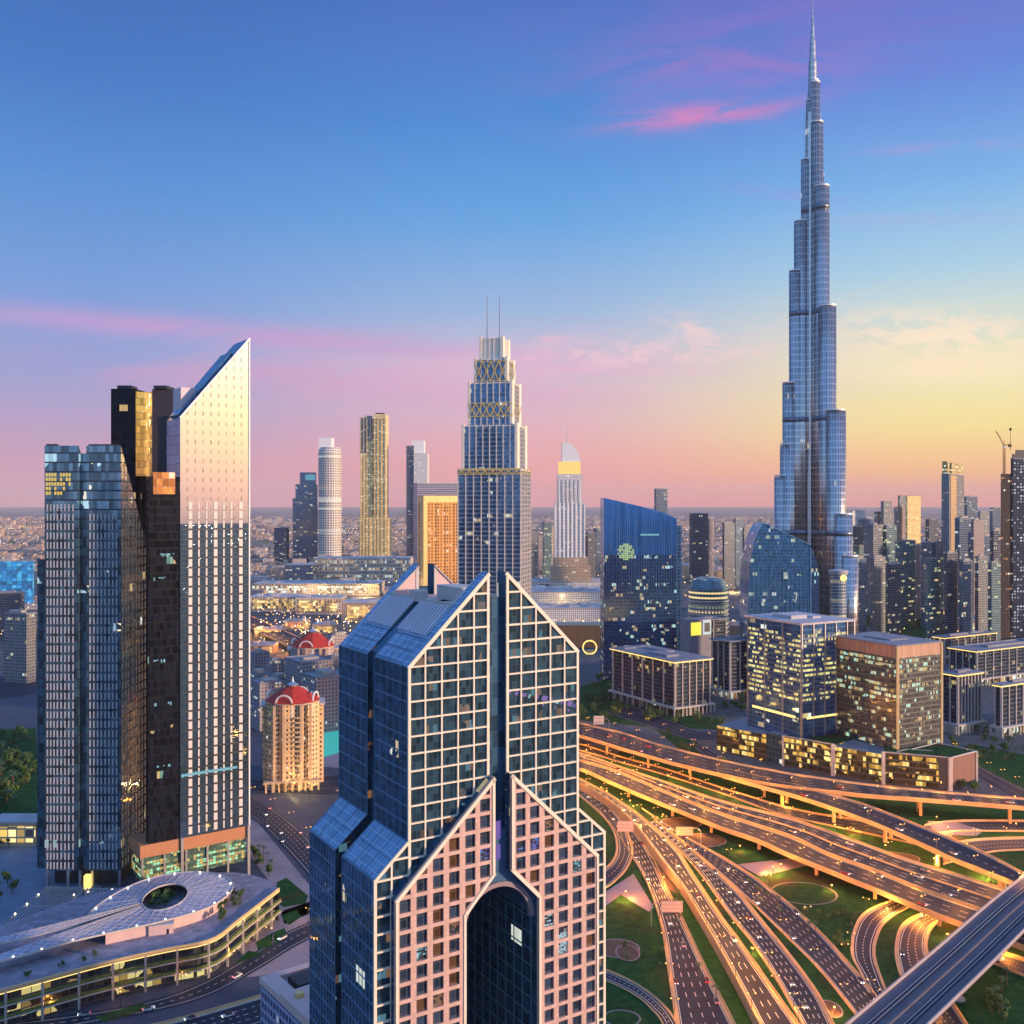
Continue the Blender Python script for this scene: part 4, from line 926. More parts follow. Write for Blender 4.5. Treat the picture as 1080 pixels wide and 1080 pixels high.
# ================================================================== tower with stepped top, gold lattice bands and twin masts
DA = 793.0
c, rz, L, W = fit(483, 549, 559.5, DA, 13)
AT = thing('stepped_tower', 'blue ribbed tower with stepped white crown, gold lattice bands and twin masts', 'skyscraper', (c.x, c.y, 0), rz)
ag = glass('ribbed tower glass', (.08,.17,.28), 2.3, 3.6, .06, .28, (.20,.27,.36), .7, .08, .25, lit=.02, lcol=(1,.75,.3), ls=.6, vary=.4)
ar = plain('pale rib', (.66,.62,.58), .5, ns=.1, amt=.1)
zA = lambda py: zat(py, DA)
tiers = [(0, 660, 496, 0), (496, 496, 449, 3.4), (449, 449, 403, 8.0), (403, 403, 377.5, 12.6), (377.5, 377.5, 355, 16.5)]
q = MB(); rb = MB(); cap = MB()
zprev = 0
for i, (_, pb, pt, ins) in enumerate(tiers):
    k = ins/ (W/2) if W else 0; iu, iw = ins*.62*L/W*1.0, ins
    x0, x1, y0, y1 = iu, L-iu, iw, W-iw; zt = zA(pt)
    q.box(x0, x1, y0, y1, zprev, zt, 0 if i < 4 else 1)
    n = 8 if i < 2 else (7 if i < 3 else 5)
    for j in range(n+1):                                                     # ribs on the broad flank and on the narrow lit flank
        y = y0+(y1-y0)*j/n; rb.box(x0-.55, x0+.02, y-.32, y+.32, zprev, zt+1.5)
    m_ = 6
    for j in range(m_+1):
        x = x0+(x1-x0)*j/m_; rb.box(x-.35, x+.35, y0-.55, y0+.02, zprev, zt+1.5)
    cap.box(x0-.3, x1+.3, y0-.3, y1+.3, zt+.01, zt+.9)
    if i >= 1:                                                               # white corner pylons of the upper steps
        for xx0, xx1 in ((x0-.9, x0+(x1-x0)*.2), (x1-(x1-x0)*.2, x1+.7)): cap.box(xx0, xx1, y0-.75, y0+1.6, zprev+.9, zt+2.6)
        cap.box(x0-.8, x0+1.2, y1-1.4, y1+.7, zprev+.9, zt+2.2)
    zprev = zt+.91
q.build('shaft', [ag, plain('cream crown', (.84,.76,.62), .45, ns=.1, amt=.1)], AT); rb.build('rib', [ar], AT); cap.build('step_crown', [MATS['cream crown']], AT)
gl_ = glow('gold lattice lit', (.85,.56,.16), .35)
def lattice(p0, p1, ins, n):
    q = MB()
    z0, z1 = zA(p0), zA(p1); x = ins*.62*L/W-.75
    for j in range(n):
        ya, yb = ins+(W-2*ins)*j/n, ins+(W-2*ins)*(j+1)/n
        q.bar((x,ya,z0),(x,yb,z1), .6, .6); q.bar((x,yb,z0),(x,ya,z1), .6, .6)
    q.bar((x,ins,z0),(x,W-ins,z0), .5, .5); q.bar((x,ins,z1),(x,W-ins,z1), .5, .5)
    xa, xb = ins*.62*L/W, L-ins*.62*L/W
    for j in range(3): q.bar((xa+(xb-xa)*j/3,ins-.75,z0),(xa+(xb-xa)*(j+1)/3,ins-.75,z1), .6, .6)
    q.build('gold_lattice', [gl_], AT)
lattice(438, 424, 8.0, 6); lattice(400, 379, 12.6, 4); lattice(500, 494, 0, 8)
for yy in (.42, .62):
    q = MB(); q.tube((L*.5,W*yy,zA(356)),(L*.5,W*yy,zA(305)),.75,.35,8); q.build('mast', [M['steel']], AT)

# ================================================================== generic towers of the skyline
def boxtower(name, label, px, d, py, mat, az=60, deep=None, roofmat='roof_grey', parapet=1.0, plant=True, z0=0.0, cat='tower', extra=None, group=None):
    """px = (left, near corner, right) columns"""
    pl, pc, pr = px
    if pl == pc: c, rz, L, W = fit(pl, pc, pr, d, az, dl=deep or 25)
    elif pr == pc: c, rz, L, W = fit(pl, pc, pr, d, az, dr=deep or 25)
    else: c, rz, L, W = fit(pl, pc, pr, d, az)
    t_ = thing(name, label, cat, (c.x, c.y, z0), rz, group); zt = zat(py, d)-z0
    q = MB(); q.box(0, L, 0, W, 0, zt, 0); q.build('facade', [mat], t_)
    q = MB(); e = .25
    q.box(-e, L+e, -e, W+e, zt+.01, zt+.25)
    for a in ((-e,L+e,-e,e),(-e,L+e,W-e,W+e),(-e,e,e+.01,W-e-.01),(L-e,L+e,e+.01,W-e-.01)): q.box(*a, zt+.26, zt+.26+parapet)
    q.build('roof', [M[roofmat]], t_)
    if plant:
        q = MB(); k = random.Random(label); a, b = k.uniform(.15,.35), k.uniform(.55,.85); e_, f_ = k.uniform(.15,.4), k.uniform(.55,.85)
        q.box(L*a, L*b, W*e_, W*f_, zt+.27, zt+k.uniform(2.2,4.5)); q.box(L*.1, L*.1+2.5, W*.1, W*.1+3, zt+.27, zt+2)
        q.build('plant_room', [M['concrete']], t_)
    if extra: extra(t_, L, W, zt)
    return t_, L, W, zt
SK = {}
def sk(name, *a, **k):
    if name not in SK: SK[name] = glass('skyline '+name, *a, **k)
    return SK[name]
gB = sk('blue', (.09,.17,.27), 3, 3.6, .12, .22, (.12,.16,.22), .6, .12, .15, lit=.05, ls=.7)
gD = sk('dark', (.06,.09,.14), 3, 3.6, .15, .25, (.10,.11,.14), .5, .2, .1, lit=.05, ls=.6)
gG = sk('grey', (.12,.15,.18), 3.4, 3.6, .3, .3, (.19,.21,.23), .45, .25, .1, lit=.05, ls=.6)
gT = sk('teal', (.07,.18,.22), 3, 3.4, .18, .24, (.16,.22,.25), .5, .15, .1, lit=.09, lcol=(.8,.95,.5), lcol2=(1,.75,.3), ls=.8)
gW = sk('white', (.16,.18,.2), 3.2, 3.4, .38, .42, (.84,.80,.76), .4, .2, .05, lit=.05, ls=.8, mrough=.6)
gS = sk('sandy', (.14,.12,.12), 3.2, 3.4, .42, .45, (.55,.40,.28), .3, .3, .05, lit=.08, ls=.9, mrough=.7)
gY = sk('golden', (.2,.19,.17), 3.2, 3.5, .4, .35, (.92,.68,.26), .55, .2, .05, lit=.16, ls=.9, mrough=.45)
gP = sk('pinkish', (.12,.12,.15), 3.2, 3.5, .45, .4, (.32,.26,.26), .3, .3, .05, lit=.05, ls=.7, mrough=.7)
# -- downtown cluster on the left half
DL = 3300.0
boxtower('office_block', 'plain dark grey slab with a pinkish side, left of the stepped navy tower', (289,302,305), DL, 557, gD, 15)
def steps(t_, L, W, zt):
    q = MB(); q.box(L*.12, L, W*.05, W*.95, zt+.3, zt+48); q.box(L*.3, L*.95, W*.1, W*.9, zt+48.02, zt+88); q.build('upper_step', [gB], t_)
    q = MB(); q.box(L*.5, L*.9, -1, W*.3, zt+62, zt+80); q.build('lit_crown', [M['lit_c']], t_)
boxtower('stepped_block', 'navy stepped tower with a small cyan-lit crown, left of the white tower', (308,309,335), DL, 526, gB, 75, plant=False, extra=steps)
# rounded white tower
d_ = DL-40; WT = thing('rounded_tower', 'tall cream-white rounded tower with a solid white crown, left of the golden tower', 'tower', (xat(348, d_), d_, 0)); r_ = 12*d_/F
q = MB(); q.lathe([(r_,0),(r_,zat(478,d_)),(r_*.92,zat(472,d_))], 28); q.build('shaft', [glass('round tower grid', (.10,.12,.15), 6, 8, .42, .3, (.80,.74,.68), .4, .2, .05, lit=.12, ls=.8, mrough=.6)], WT)
q = MB(); q.box(-r_*.85, r_*.25, -r_*.7, r_*.7, zat(474,d_), zat(462,d_)); q.build('crown', [M['white']], WT)
q = MB()
for z in range(6, 60):
    zz = z*8.0
    if zz < zat(478, d_): q.lathe([(r_*1.05,zz),(r_*1.05,zz+1.0)], 28)
struct(q.build('balcony_ring', [M['concrete_pale']], WT), 'stuff')
# golden twin tower
d_ = DL; GT = thing('golden_tower', 'tallest golden tower of the left cluster, two flat-topped shafts on a wider base', 'tower', (xat(394, d_), d_, 0)); k = d_/F
q = MB(); q.box(-14*k, -1.5*k, 0, 26*k, 0, zat(440,d_)); q.box(.5*k, 13*k, -2*k, 24*k, 0, zat(437,d_)); q.box(-1.5*k+.1, .5*k-.1, 4*k, 20*k, 0, zat(448,d_)); q.build('twin_shaft', [gY], GT)
q = MB(); q.box(-14.3*k, -8*k, -.3*k, 8*k, zat(478,d_), zat(441,d_)); q.box(-9*k, -1.6*k, -.2*k, 2*k, zat(466,d_), zat(438.5,d_)); q.build('dark_corner', [gD], GT)
q = MB(); q.box(-15*k, 16*k, -3*k, 27*k, 0, zat(546,d_)); q.build('base', [gY], GT)
q = MB()
for x in (-13.5,-10.4,-7,-3.6,1.2,4.6,8.2,12.4): q.box((x-.35)*k, (x+.35)*k, -2.9*k if x > 0 else -.6*k, 0 if x < 0 else -1.9*k, zat(546,d_)+1, zat(441,d_)); q.box((x-.4)*k, (x+.4)*k, -3.6*k, -3.02*k, 0, zat(547,d_))
q.build('golden_fin', [M['gold']], GT)
q = MB(); q.box(2*k, 11*k, 0, 12*k, zat(437,d_)+.1, zat(435.5,d_)); q.build('roof_plant', [M['dark_metal']], GT)
# white tower with dark flank
d_ = DL; W2 = thing('slim_tower', 'slim white tower with a dark blue left flank, behind the orange slab hotel', 'tower', (xat(440, d_), d_, 0))
q = MB(); q.box(-11.5*k, -3.5*k, 0, 20*k, 0, zat(470,d_)); q.build('dark_flank', [gD], W2)
q = MB(); q.box(-3.4*k, 11*k, -2*k, 18*k, 0, zat(478,d_)); q.build('shaft', [gW], W2)
q = MB(); q.box(-6*k, 7*k, 1*k, 16*k, zat(479,d_), zat(464.5,d_)); q.build('crown', [M['white']], W2)
# slab hotel
c_, rz_, L_, W_ = fit(441, 447, 488, 1900, 66)
OH = thing('slab_hotel', 'orange-lit slab hotel with rows of dark windows, left of the twin-masted tower', 'hotel', (c_.x, c_.y, 0), rz_)
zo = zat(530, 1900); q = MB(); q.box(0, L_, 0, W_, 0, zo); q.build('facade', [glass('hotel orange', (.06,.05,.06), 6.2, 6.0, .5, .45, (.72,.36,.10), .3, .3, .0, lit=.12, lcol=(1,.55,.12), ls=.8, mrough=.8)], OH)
q = MB(); q.box(-1, L_+1, -1.5, W_+1, zo+.02, zo+13); q.box(-1, 7, -1.4, W_*.5, 0, zo); q.build('frame', [M['gold']], OH)
q = MB()
for x in range(8, int(L_), 9): q.box(x, x+1.2, -.9, .01, 0, zo)
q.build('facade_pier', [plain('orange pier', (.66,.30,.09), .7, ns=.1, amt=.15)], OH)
boxtower('glass_block', 'plain dusky blue slab rising behind the orange hotel', (436,440,492), 2050, 510, sk('banded', (.2,.22,.3), 40, 3.8, .0, .35, (.36,.34,.42), .6, .2, .0), 70, roofmat='roof_pale', plant=False)
# white tower with sail-shaped top
d_ = 2300.0; k = d_/F; SA = thing('sail_tower', 'pale tower with a curved sail-shaped top and mast, right of the twin-masted tower', 'hotel', (xat(601, d_), d_, 0))
q = MB(); q.prism([(-16*k,0),(16*k,0),(16*k,22*k),(-16*k,22*k)], 0, zat(530,d_)); q.prism([(-13*k,1*k),(13*k,1*k),(13*k,20*k),(-13*k,20*k)], zat(530,d_)+.1, zat(500,d_)); q.build('shaft', [gW], SA)
q = MB()
for x in (-15.5,-11,-6.5,-2.2,2.2,6.5,11,15.5): q.box((x-.7)*k, (x+.7)*k, -.9*k, 0, 0, zat(532 if abs(x)>12 else 506,d_))
q.build('facade_pier', [M['white']], SA)
q = MB(); q.prism([(-11.5*k,2*k),(11.5*k,2*k),(11.5*k,18*k),(-11.5*k,18*k)], zat(500,d_)+.1, zat(487,d_)); q.build('lit_band', [glow('golden tower top', (.95,.68,.2), .75)], SA)
q = MB(); q.prism_y([(-8*k,zat(486.9,d_)),(11*k,zat(486.9,d_)),(10.4*k,zat(481,d_)),(8*k,zat(475,d_)),(4*k,zat(470,d_)),(-1*k,zat(467,d_)),(-8*k,zat(466.5,d_))], 3*k, 16*k); q.build('sail_top', [M['white']], SA)
q = MB(); q.tube((-2*k,8*k,zat(468,d_)),(-2*k,8*k,zat(449,d_)),.5*k,.25*k,6); q.build('mast', [M['steel']], SA)
q = MB(); q.box(-20*k, 22*k, -6*k, 26*k, 0, zat(597,d_)); q.box(-17*k, 19*k, -3*k, 24*k, zat(597,d_)+.1, zat(588,d_)); q.build('podium', [gS], SA)
for px, d_, py, mt, lb, az_ in (((558,560,567),2600,562,gG,'narrow grey tower directly right of the twin-masted tower',70), ((566,568,574),2800,566,gP,'narrow pinkish tower beside the slender blue tower',70), ((572,574,582),2500,551,gT,'slender blue-green tower left of the sail-topped tower',70),
    ((579,581,586),2900,556,gS,'sandy tower behind the left edge of the sail-topped tower',70), ((617,620,628),2500,562,gD,'dark tower with a pale peak right of the sail-topped tower',65), ((626,629,640),2600,558,gB,'navy tower just left of the blue slanted tower',65),
    ((690,692,704),1900,516,gB,'blue tower peeping above the slanted blue tower',70), ((727,730,747),2100,542,gD,'dark grey tower between the two blue glass landmarks',62), ((746,748,753),2150,549,gP,'pinkish slab joined to the dark grey tower',62),
    ((762,764,775),2300,552,gD,'dark tower left of the curving blue building',62), ((773,776,784),2400,548,gB,'blue tower second left of the curving blue building',62), ((783,785,795),2250,556,gD,'dark low tower touching the curving blue building',62)):
    boxtower('apartment_tower', lb, px, d_, py, mt, az_)
# -- towers on the right
RT = [((897,899,912),3000,539,gW,'pale block far right of the tallest tower',60),((922,926,943),2900,540,gG,'grey stepped block behind the right-hand towers',55),((929,932,941),2880,529,gG,'upper grey block with a flat top behind the right-hand towers',55),
 ((943,947,958),3050,535,gP,'dusky pink block beside the lit white block',55),((947,949,956),3100,523,gG,'narrow grey block just left of the lit white block',55),((955,957,971),2950,523,gY,'pale gold lit block on the skyline',40),
 ((893,896,912),2000,556,gD,'dark flat tower right of the tallest tower',60),((890,893,911),1750,576,gT,'teal lit tower close to the tallest tower',60),((911,921,931),1700,554,gG,'wide grey slab tower with a shaded flank',50),
 ((929,935,946),1720,555,gT,'blue-green tower next to the wide grey slab',55),((944,950,966),1600,571,gT,'broad teal tower with green lights in the right cluster',55),((964,967,975),1650,576,gP,'pink-brown tower beside the broad teal tower',55),
 ((971,977,984),1580,573,gB,'left half of the blue-grey twin towers',55),((983,987,995),1590,573,gG,'right half of the blue-grey twin towers',55),((1007,1012,1024),1560,547,gB,'blue tower in front of the gold-sided tower',55),
 ((1017,1020,1031),2300,524,gB,'blue tower with a stepped peak right of the gold-sided tower',55),((1022,1027,1038),1600,549,gP,'brownish tower third from the crane tower',55),((1036,1038,1046),1650,566,gB,'low blue tower second from the crane tower',55),((1044,1048,1057),1560,560,gD,'dark tower beside the crane tower',55)]
RT += [((885,888,898),1350,585,gD,'low dark tower just right of the round pavilion',60),((900,903,914),1480,590,gB,'low blue tower in front of the teal lit tower',58),((918,922,934),1500,588,gG,'low grey tower in front of the wide grey slab',58),((936,940,950),1460,596,gD,'low dark tower before the broad teal tower',58),
 ((976,980,992),1440,590,gT,'low teal tower before the blue-grey twins',58),((996,999,1010),1430,584,gD,'dark tower at the foot of the gold-sided tower',58),((1012,1016,1026),1420,592,gB,'low blue tower right of the gold-sided tower foot',58),((1028,1032,1042),1440,588,gG,'low grey tower before the brownish tower',58),((1042,1046,1056),1400,594,gT,'low teal tower beside the unfinished tower',58),
 ((905,909,922),2400,548,gB,'blue tower rising behind the teal lit tower',58),((976,980,990),2300,548,gD,'dark tower rising behind the blue-grey twins',58),((1030,1034,1043),2500,540,gG,'grey tower on the skyline beside the brownish tower',58),((1044,1047,1055),2350,536,gB,'blue tower on the skyline beside the crane',58)]
for px, d_, py, mt, lb, az_ in RT: boxtower('apartment_tower', lb, px, d_, py, mt, az_)
# gold-sided tall tower
d_ = 1850.0
t_, L_, W_, zt_ = boxtower('gold_sided_tower', 'tall dark tower with a golden lit side and open lattice top, on the right skyline', (993,1001,1017), d_, 500, gG, 35, plant=False)
q = MB(); q.box(-.2, L_*.12, W_*.2, W_*.9, zt_+.3, zt_+24); q.box(L_*.2, L_, 1, W_*.8, zt_+1.3, zt_+22)
q.build('crown', [glass('gold crown', (.5,.38,.14), 3, 3.5, .2, .25, (.35,.28,.12), .5, .3, .0, lit=.45, ls=.9)], t_)
q = MB(); q.box(L_*.1, L_*.45, -.5, -.02, 8, zt_-2); q.build('golden_fin', [glass('golden fin', (.75,.52,.25), 2, 3.6, .1, .2, (.6,.42,.2), .6, .25, .0)], t_)
# crane tower
d_ = 1200.0
t_, L_, W_, zt_ = boxtower('unfinished_tower', 'dark unfinished tower dotted with rows of white work lights at the right edge', (1066,1068,1100), d_, 484, glass('work lights', (.03,.05,.09), 4.2, 3.6, .45, .5, (.02,.03,.055), .4, .3, .0, lit=.3, lcol=(.8,.88,1), lcol2=(.8,.88,1), ls=.7, rowvar=.3, spec=.08), 80, plant=False)
q = MB(); q.box(-14.5, -.05, 2, W_-2, 0, zt_-18); q.build('side_shaft', [glass('brown shaft', (.06,.05,.05), 3, 3.6, .3, .4, (.04,.034,.034), .0, .6, .0, spec=.1, lit=.06, lcol=(1,.45,.15), ls=.8)], t_)
q = MB(); q.box(1, L_, 1, W_-1, zt_+.3, zt_+6); q.box(5, L_, 2, W_-2, zt_+6.01, zt_+11); q.build('formwork', [M['dark_metal']], t_)
CR = thing('tower_crane', 'orange tower crane standing on the unfinished tower', 'crane', (xat(1063, d_-3), d_+6, zat(500, d_)+.5))
q = MB(); h_ = 34
for x, y in ((-1,-1),(1,-1),(1,1),(-1,1)): q.bar((x,y,0),(x,y,h_), .35, .35)
for z in range(0, h_, 3): q.bar((-1,-1,z),(1,-1,z+3), .25, .25); q.bar((1,1,z),(-1,1,z+3), .25, .25); q.bar((-1,1,z),(-1,-1,z+3), .25, .25)
q.build('mast', [plain('crane orange', (.55,.22,.06), .5)], CR)
q = MB(); q.bar((0,0,h_),(-9,2,h_+18), .9, .9); q.bar((0,0,h_),(7,-1,h_+2), .9, .9); q.bar((0,0,h_+5),(-8,2,h_+17), .15, .15); q.bar((0,0,h_+5),(7,-1,h_+2), .15, .15); q.bar((0,0,h_),(0,0,h_+6), .5, .5); q.build('jib', [MATS['crane orange']], CR)
q = MB(); q.box(5, 8, -2, 1, h_-1.5, h_+1.5); q.build('counterweight', [M['dark_metal']], CR)
q = MB(); q.box(-1.6, 1.6, -2.4, -1.05, h_-3, h_-.2); q.build('cab', [M['white']], CR)
FP = thing('flag_mast', 'thin mast with a dark ball rising above the unfinished tower', 'mast', (xat(1071, d_), d_+12, zt_+11.1)); q = MB(); q.tube((0,0,0),(0,0,24),.35,.2,6); q.build('pole', [M['dark_metal']], FP); q = MB(); q.lathe([(.1,23.6),(1.3,24.6),(1.6,25.6),(1.2,26.7),(.1,27.4)],10); q.build('ball', [M['dark_metal']], FP)
# ================================================================== business district on the right
# slanted blue tower
d_ = 1120.0; c, rz, L, W = fit(637, 713.5, 720, d_, 14); zb_ = 0
c2, rz2, L2, W2 = fit(637, 637, 713.5, d_, 88, dl=36)
BT = thing('slanted_tower', 'bright blue glass tower with a roof slanting down to the right', 'office tower', (c2.x, c2.y, 0), rz2)
gb = glass('vivid blue glass', (.03,.19,.52), 2.2, 30, .12, .0, (.10,.28,.55), .62, .09, .12, lit=.0, vary=.25)
gl = glass('blue glass with lit floors', (.03,.11,.27), 1.5, 3.9, .08, .16, (.03,.06,.1), .55, .12, .12, lit=.10, lcol=(1,.78,.35), lcol2=(.5,.95,.9), ls=.7, vary=.4)
zl_, zr_ = zat(525, d_), zat(547, d_); zs_ = zat(585, d_)
q = MB(); q.prism_y([(0,zs_+.02),(L2,zs_+.02),(L2,zr_),(L2*.85,zr_+6),(L2*.5,zr_+14),(0,zl_)], 0, 34, 0); q.prism_y([(0,0),(L2,0),(L2,zs_),(0,zs_)], .4, 34, 1); q.build('curtain_wall', [gb, gl], BT)
q = MB(); q.box(L2+.02, L2+7, 6, 32, 0, zr_-8); q.build('side_wing', [glass('side blue', (.04,.14,.3), 4, 3.9, .1, .1, (.08,.2,.35), .6, .1, .12, vary=.3)], BT)
q = MB()
for i in range(30): x = L2*i/29; q.box(x-.14, x+.14, -.5, -.01, zs_-40, min(zl_+(zr_+14-zl_)*x/(L2*.5) if x < L2*.5 else 1e9, zr_+14-(14*(x-L2*.5)/(L2*.5)) if x >= L2*.5 else 1e9)-.3)
q.build('fin', [plain('blue fin', (.06,.2,.4), .4, .5, ns=.1, amt=.1)], BT)
q = MB(); xx = L2*.3; zz = zat(582, d_)
for i in range(-4, 5):
    for j in range(-4, 5):
        if math.hypot(i, j) < 4.4 and rnd.random() < .9: q.box(xx+i*2.1-.85, xx+i*2.1+.85, -.34, -.2, zz+j*2.1-.8, zz+j*2.1+.8)
q.build('lit_or_mirrored_cluster', [glow('yellow green reflection', (.62,.85,.36), .55)], BT)  # glowing squares painted as a blurred yellow-green reflection
q = MB(); q.box(L2*.5, L2*.76, -.6, -.52, zat(565,d_), zat(563,d_)); q.build('sign_glow_band', [M['lit_c']], BT)
# curving blue building
d_ = 1010.0; OB = thing('curved_building', 'blue glass building with a curved sloping ridge, in front of the tallest tower', 'office building', (xat(789, d_), d_, 0)); k = d_/F
prof = [(0,0),(66,0),(66,zat(573,d_)-2),(50,zat(568,d_)),(34,zat(560,d_)),(22,zat(553,d_)),(17,zat(552,d_)+.5),(10,zat(562,d_)),(6,zat(574,d_)),(2.5,zat(592,d_)),(1,zat(612,d_))]
prof = [(x*k, z) for x, z in prof]
ob = glass('ripple blue glass', (.04,.16,.34), 1.5, 3.4, .1, .06, (.07,.22,.38), .6, .08, 1.3, lit=.03, lcol=(.9,.95,.5), ls=.5, vary=.45)
q = MB(); q.prism_y(prof, 0, 40, 0); q.build('curtain_wall', [ob], OB)
q = MB(); q.prism_y([(66.02*k,0),(77*k,0),(77*k,zat(606,d_)),(74*k,zat(592,d_)),(70*k,zat(580,d_)),(66.02*k,zat(574,d_)-2)], 6, 38, 0); q.build('side_wing', [gl], OB)
q = MB(); q.bar((17*k,-.3,zat(552,d_)+.4),(34*k,-.3,zat(560,d_)+.2),.6,.8); q.bar((34*k,-.3,zat(560,d_)+.2),(66*k,-.3,zat(573,d_)-1.6),.6,.8); q.box(66*k-.4, 66*k+.5, -.5, .3, 0, zat(574,d_)-3)
for j in range(14):
    x = (4+j*4.5)*k; q.bar((x,-.22,4),(x+1.5,-.22,min(zat(600,d_), zat(575,d_))), .25, .25)
q.build('edge_trim', [plain('blue trim', (.12,.3,.48), .4, .4, ns=.1, amt=.1)], OB)
# cube one: deep blue, yellow floors
def floors(name, t_, L, W, z0, z1, dz, mat, e=.35, every=1):
    q = MB(); z = z0
    while z < z1: q.box(-e, L+e, -e, W+e, z, z+.45); z += dz
    q.build(name, [mat], t_)
def pilasters(t_, L, W, z0, z1, nl, nr, mat, wd=.5, pr=.6, name='pilaster'):
    q = MB()
    for i in range(nr+1): x = L*i/nr; q.box(x-wd, x+wd, -pr, .02, z0, z1)
    for i in range(nl+1): y = W*i/nl; q.box(-pr, .02, y-wd, y+wd, z0, z1)
    q.build(name, [mat], t_)
yl = glass('yellow floors', (.03,.10,.24), 1.6, 3.7, .06, .5, (.03,.09,.2), .5, .1, .12, lit=.75, lcol=(1,.72,.16), lcol2=(.85,.82,.3), ls=.9, vary=.4, rowvar=.7)
bl = glass('plain deep blue', (.03,.12,.30), 3.2, 3.7, .06, .1, (.04,.13,.28), .55, .1, .15, lit=.03, lcol=(1,.75,.25), ls=.8, vary=.35)
d_ = 750.0; c, rz, L, W = fit(789, 845.5, 893, d_, 62)
C1 = thing('cube_office', 'deep blue office cube with rows of yellow lit floors and a pale overhanging roof', 'office building', (c.x, c.y, 0), rz)
zt = zat(657, d_); zlow = zat(741, d_); q = MB(); q.box(0,L,0,W,zlow,zt-9,0); q.box(.02,L-.02,.02,W-.02,zt-8.98,zt-1.6,1); q.box(.02,L-.02,.02,W-.02,0,zlow-.02,1); q.build('facade', [yl, bl], C1)
q = MB(); q.box(-2.5, L+8, -2.5, W+2, zt-1.5, zt); q.box(L*.2, L*.55, W*.35, W*.7, zt+.01, zt+2.8); q.box(L*.62, L*.8, W*.3, W*.6, zt+.01, zt+1.5); q.build('roof', [M['roof_pale']], C1)
pilasters(C1, L, W, 0, zt-1.6, 3, 4, M['steel'], .3, .9)
q = MB(); q.box(L+6.6, L+7.4, -1.6, -.8, 20, zt-1.6); q.box(L+6.6, L+7.4, W-1, W, 20, zt-1.6); q.build('roof_post', [M['steel']], C1)
q = MB(); q.box(L*.1, L*.9, -.75, -.6, zlow-13, zlow-11.5); q.box(-.75, -.6, W*.1, W*.9, zlow-13, zlow-11.2); q.build('sign_glow_band', [M['lit_strip']], C1)
# cube two: grey-brown
d_ = 716.0; c, rz, L, W = fit(878, 946.5, 993, d_, 62)
C2 = thing('cube_office', 'grey-brown office cube with scattered lights and a terracotta top band on its right side', 'office building', (c.x, c.y, 0), rz)
zt = zat(682, d_); c2m = glass('mixed lights glass', (.10,.11,.11), 1.5, 3.6, .10, .22, (.10,.10,.10), .45, .15, .15, lit=.22, lcol=(1,.70,.25), lcol2=(.55,.95,.75), ls=.65, vary=.5)
q = MB(); q.box(0,L,0,W,0,zt-8.5); q.build('facade', [c2m], C2)
q = MB(); q.box(-.1,L+.1,-.1,W+.1,zt-8.48,zt-.02); q.build('top_band', [glass('louvre band', (.25,.17,.13), 1.2, 60, .5, .0, (.5,.26,.17), .1, .5, .0)], C2)
q = MB(); q.box(-.6,L+.6,-.6,W+.6,zt,zt+1.0); q.box(L*.3,L*.7,W*.3,W*.7,zt+1.01,zt+1.9); q.build('roof', [M['roof_grey']], C2)
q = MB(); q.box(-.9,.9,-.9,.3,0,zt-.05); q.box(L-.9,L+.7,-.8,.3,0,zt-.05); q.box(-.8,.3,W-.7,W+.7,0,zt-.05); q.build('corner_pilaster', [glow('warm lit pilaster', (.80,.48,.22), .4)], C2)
floors('floor_edge', C2, L, W, 26, zt-9, 3.6, M['dark_metal'], .12)
# low podium row with green roofs
PD = thing('podium_row', 'long low office podium with green roofs and pinkish end walls below the two cubes', 'office building', (xat(900, 720), 720, 0)); o_ = PD.location.copy()
def P3(px, py, z=0): v = gp(px, py, z); return Vector((v.x-o_.x, v.y-o_.y, 0))
pg = glass('podium lit glass', (.06,.06,.04), 2.2, 4.3, .06, .3, (.05,.05,.05), .35, .2, .12, lit=.62, lcol=(1,.60,.10), lcol2=(.95,.75,.25), ls=1.0, vary=.5)
pgd = glass('podium dark glass', (.03,.09,.16), 3.4, 4.3, .06, .1, (.05,.1,.15), .5, .12, .12, lit=.04, lcol=(1,.65,.2), ls=.9)
back = Vector((-.2, .98, 0))
def block(name, p0, p1, dp, zt, mi, mats, z0=0):
    q = MB(); d = (p1-p0).normalized(); nrm = Vector((-d.y, d.x, 0))
    if nrm.y < 0: nrm = -nrm
    P = [p0, p1, p1+nrm*dp, p0+nrm*dp]; q.prism([(a.x,a.y) for a in P], z0, zt, 0, 1); return q.build(name, mats, PD), P
A0, A1, A2, A3, A4, A5, A6 = P3(756,792), P3(808,803), P3(826,807.5), P3(879,818), P3(932,827), P3(1003,834), P3(1030,826)
gr = M['grass']
block('glass_wing', A0, A1, 46, 20.5, 0, [pg, M['roof_grey']])
block('end_wall', A1+Vector((.1,0,0)), A2, 40, 22.5, 0, [pgd, M['roof_grey']])
block('glass_wing', A2+Vector((.1,-.1,0)), A3, 44, 22.5, 0, [pg, gr])
block('glass_wing', A3+Vector((.1,1.4,0)), A4, 42, 21, 0, [pg, M['roof_grey']])
block('glass_wing', A4+Vector((.1,-.1,0)), A5+(A4-A5)*.18, 40, 22.6, 0, [pg, gr])
block('end_wall', A5+(A4-A5)*.178, A5, 28, 22.9, 0, [plain('dark slate wall', (.07,.075,.09), .6, ns=.3, amt=.3), gr])
e_ = A6-A5; q = MB(); nb = Vector((-e_.y, e_.x, 0)).normalized()
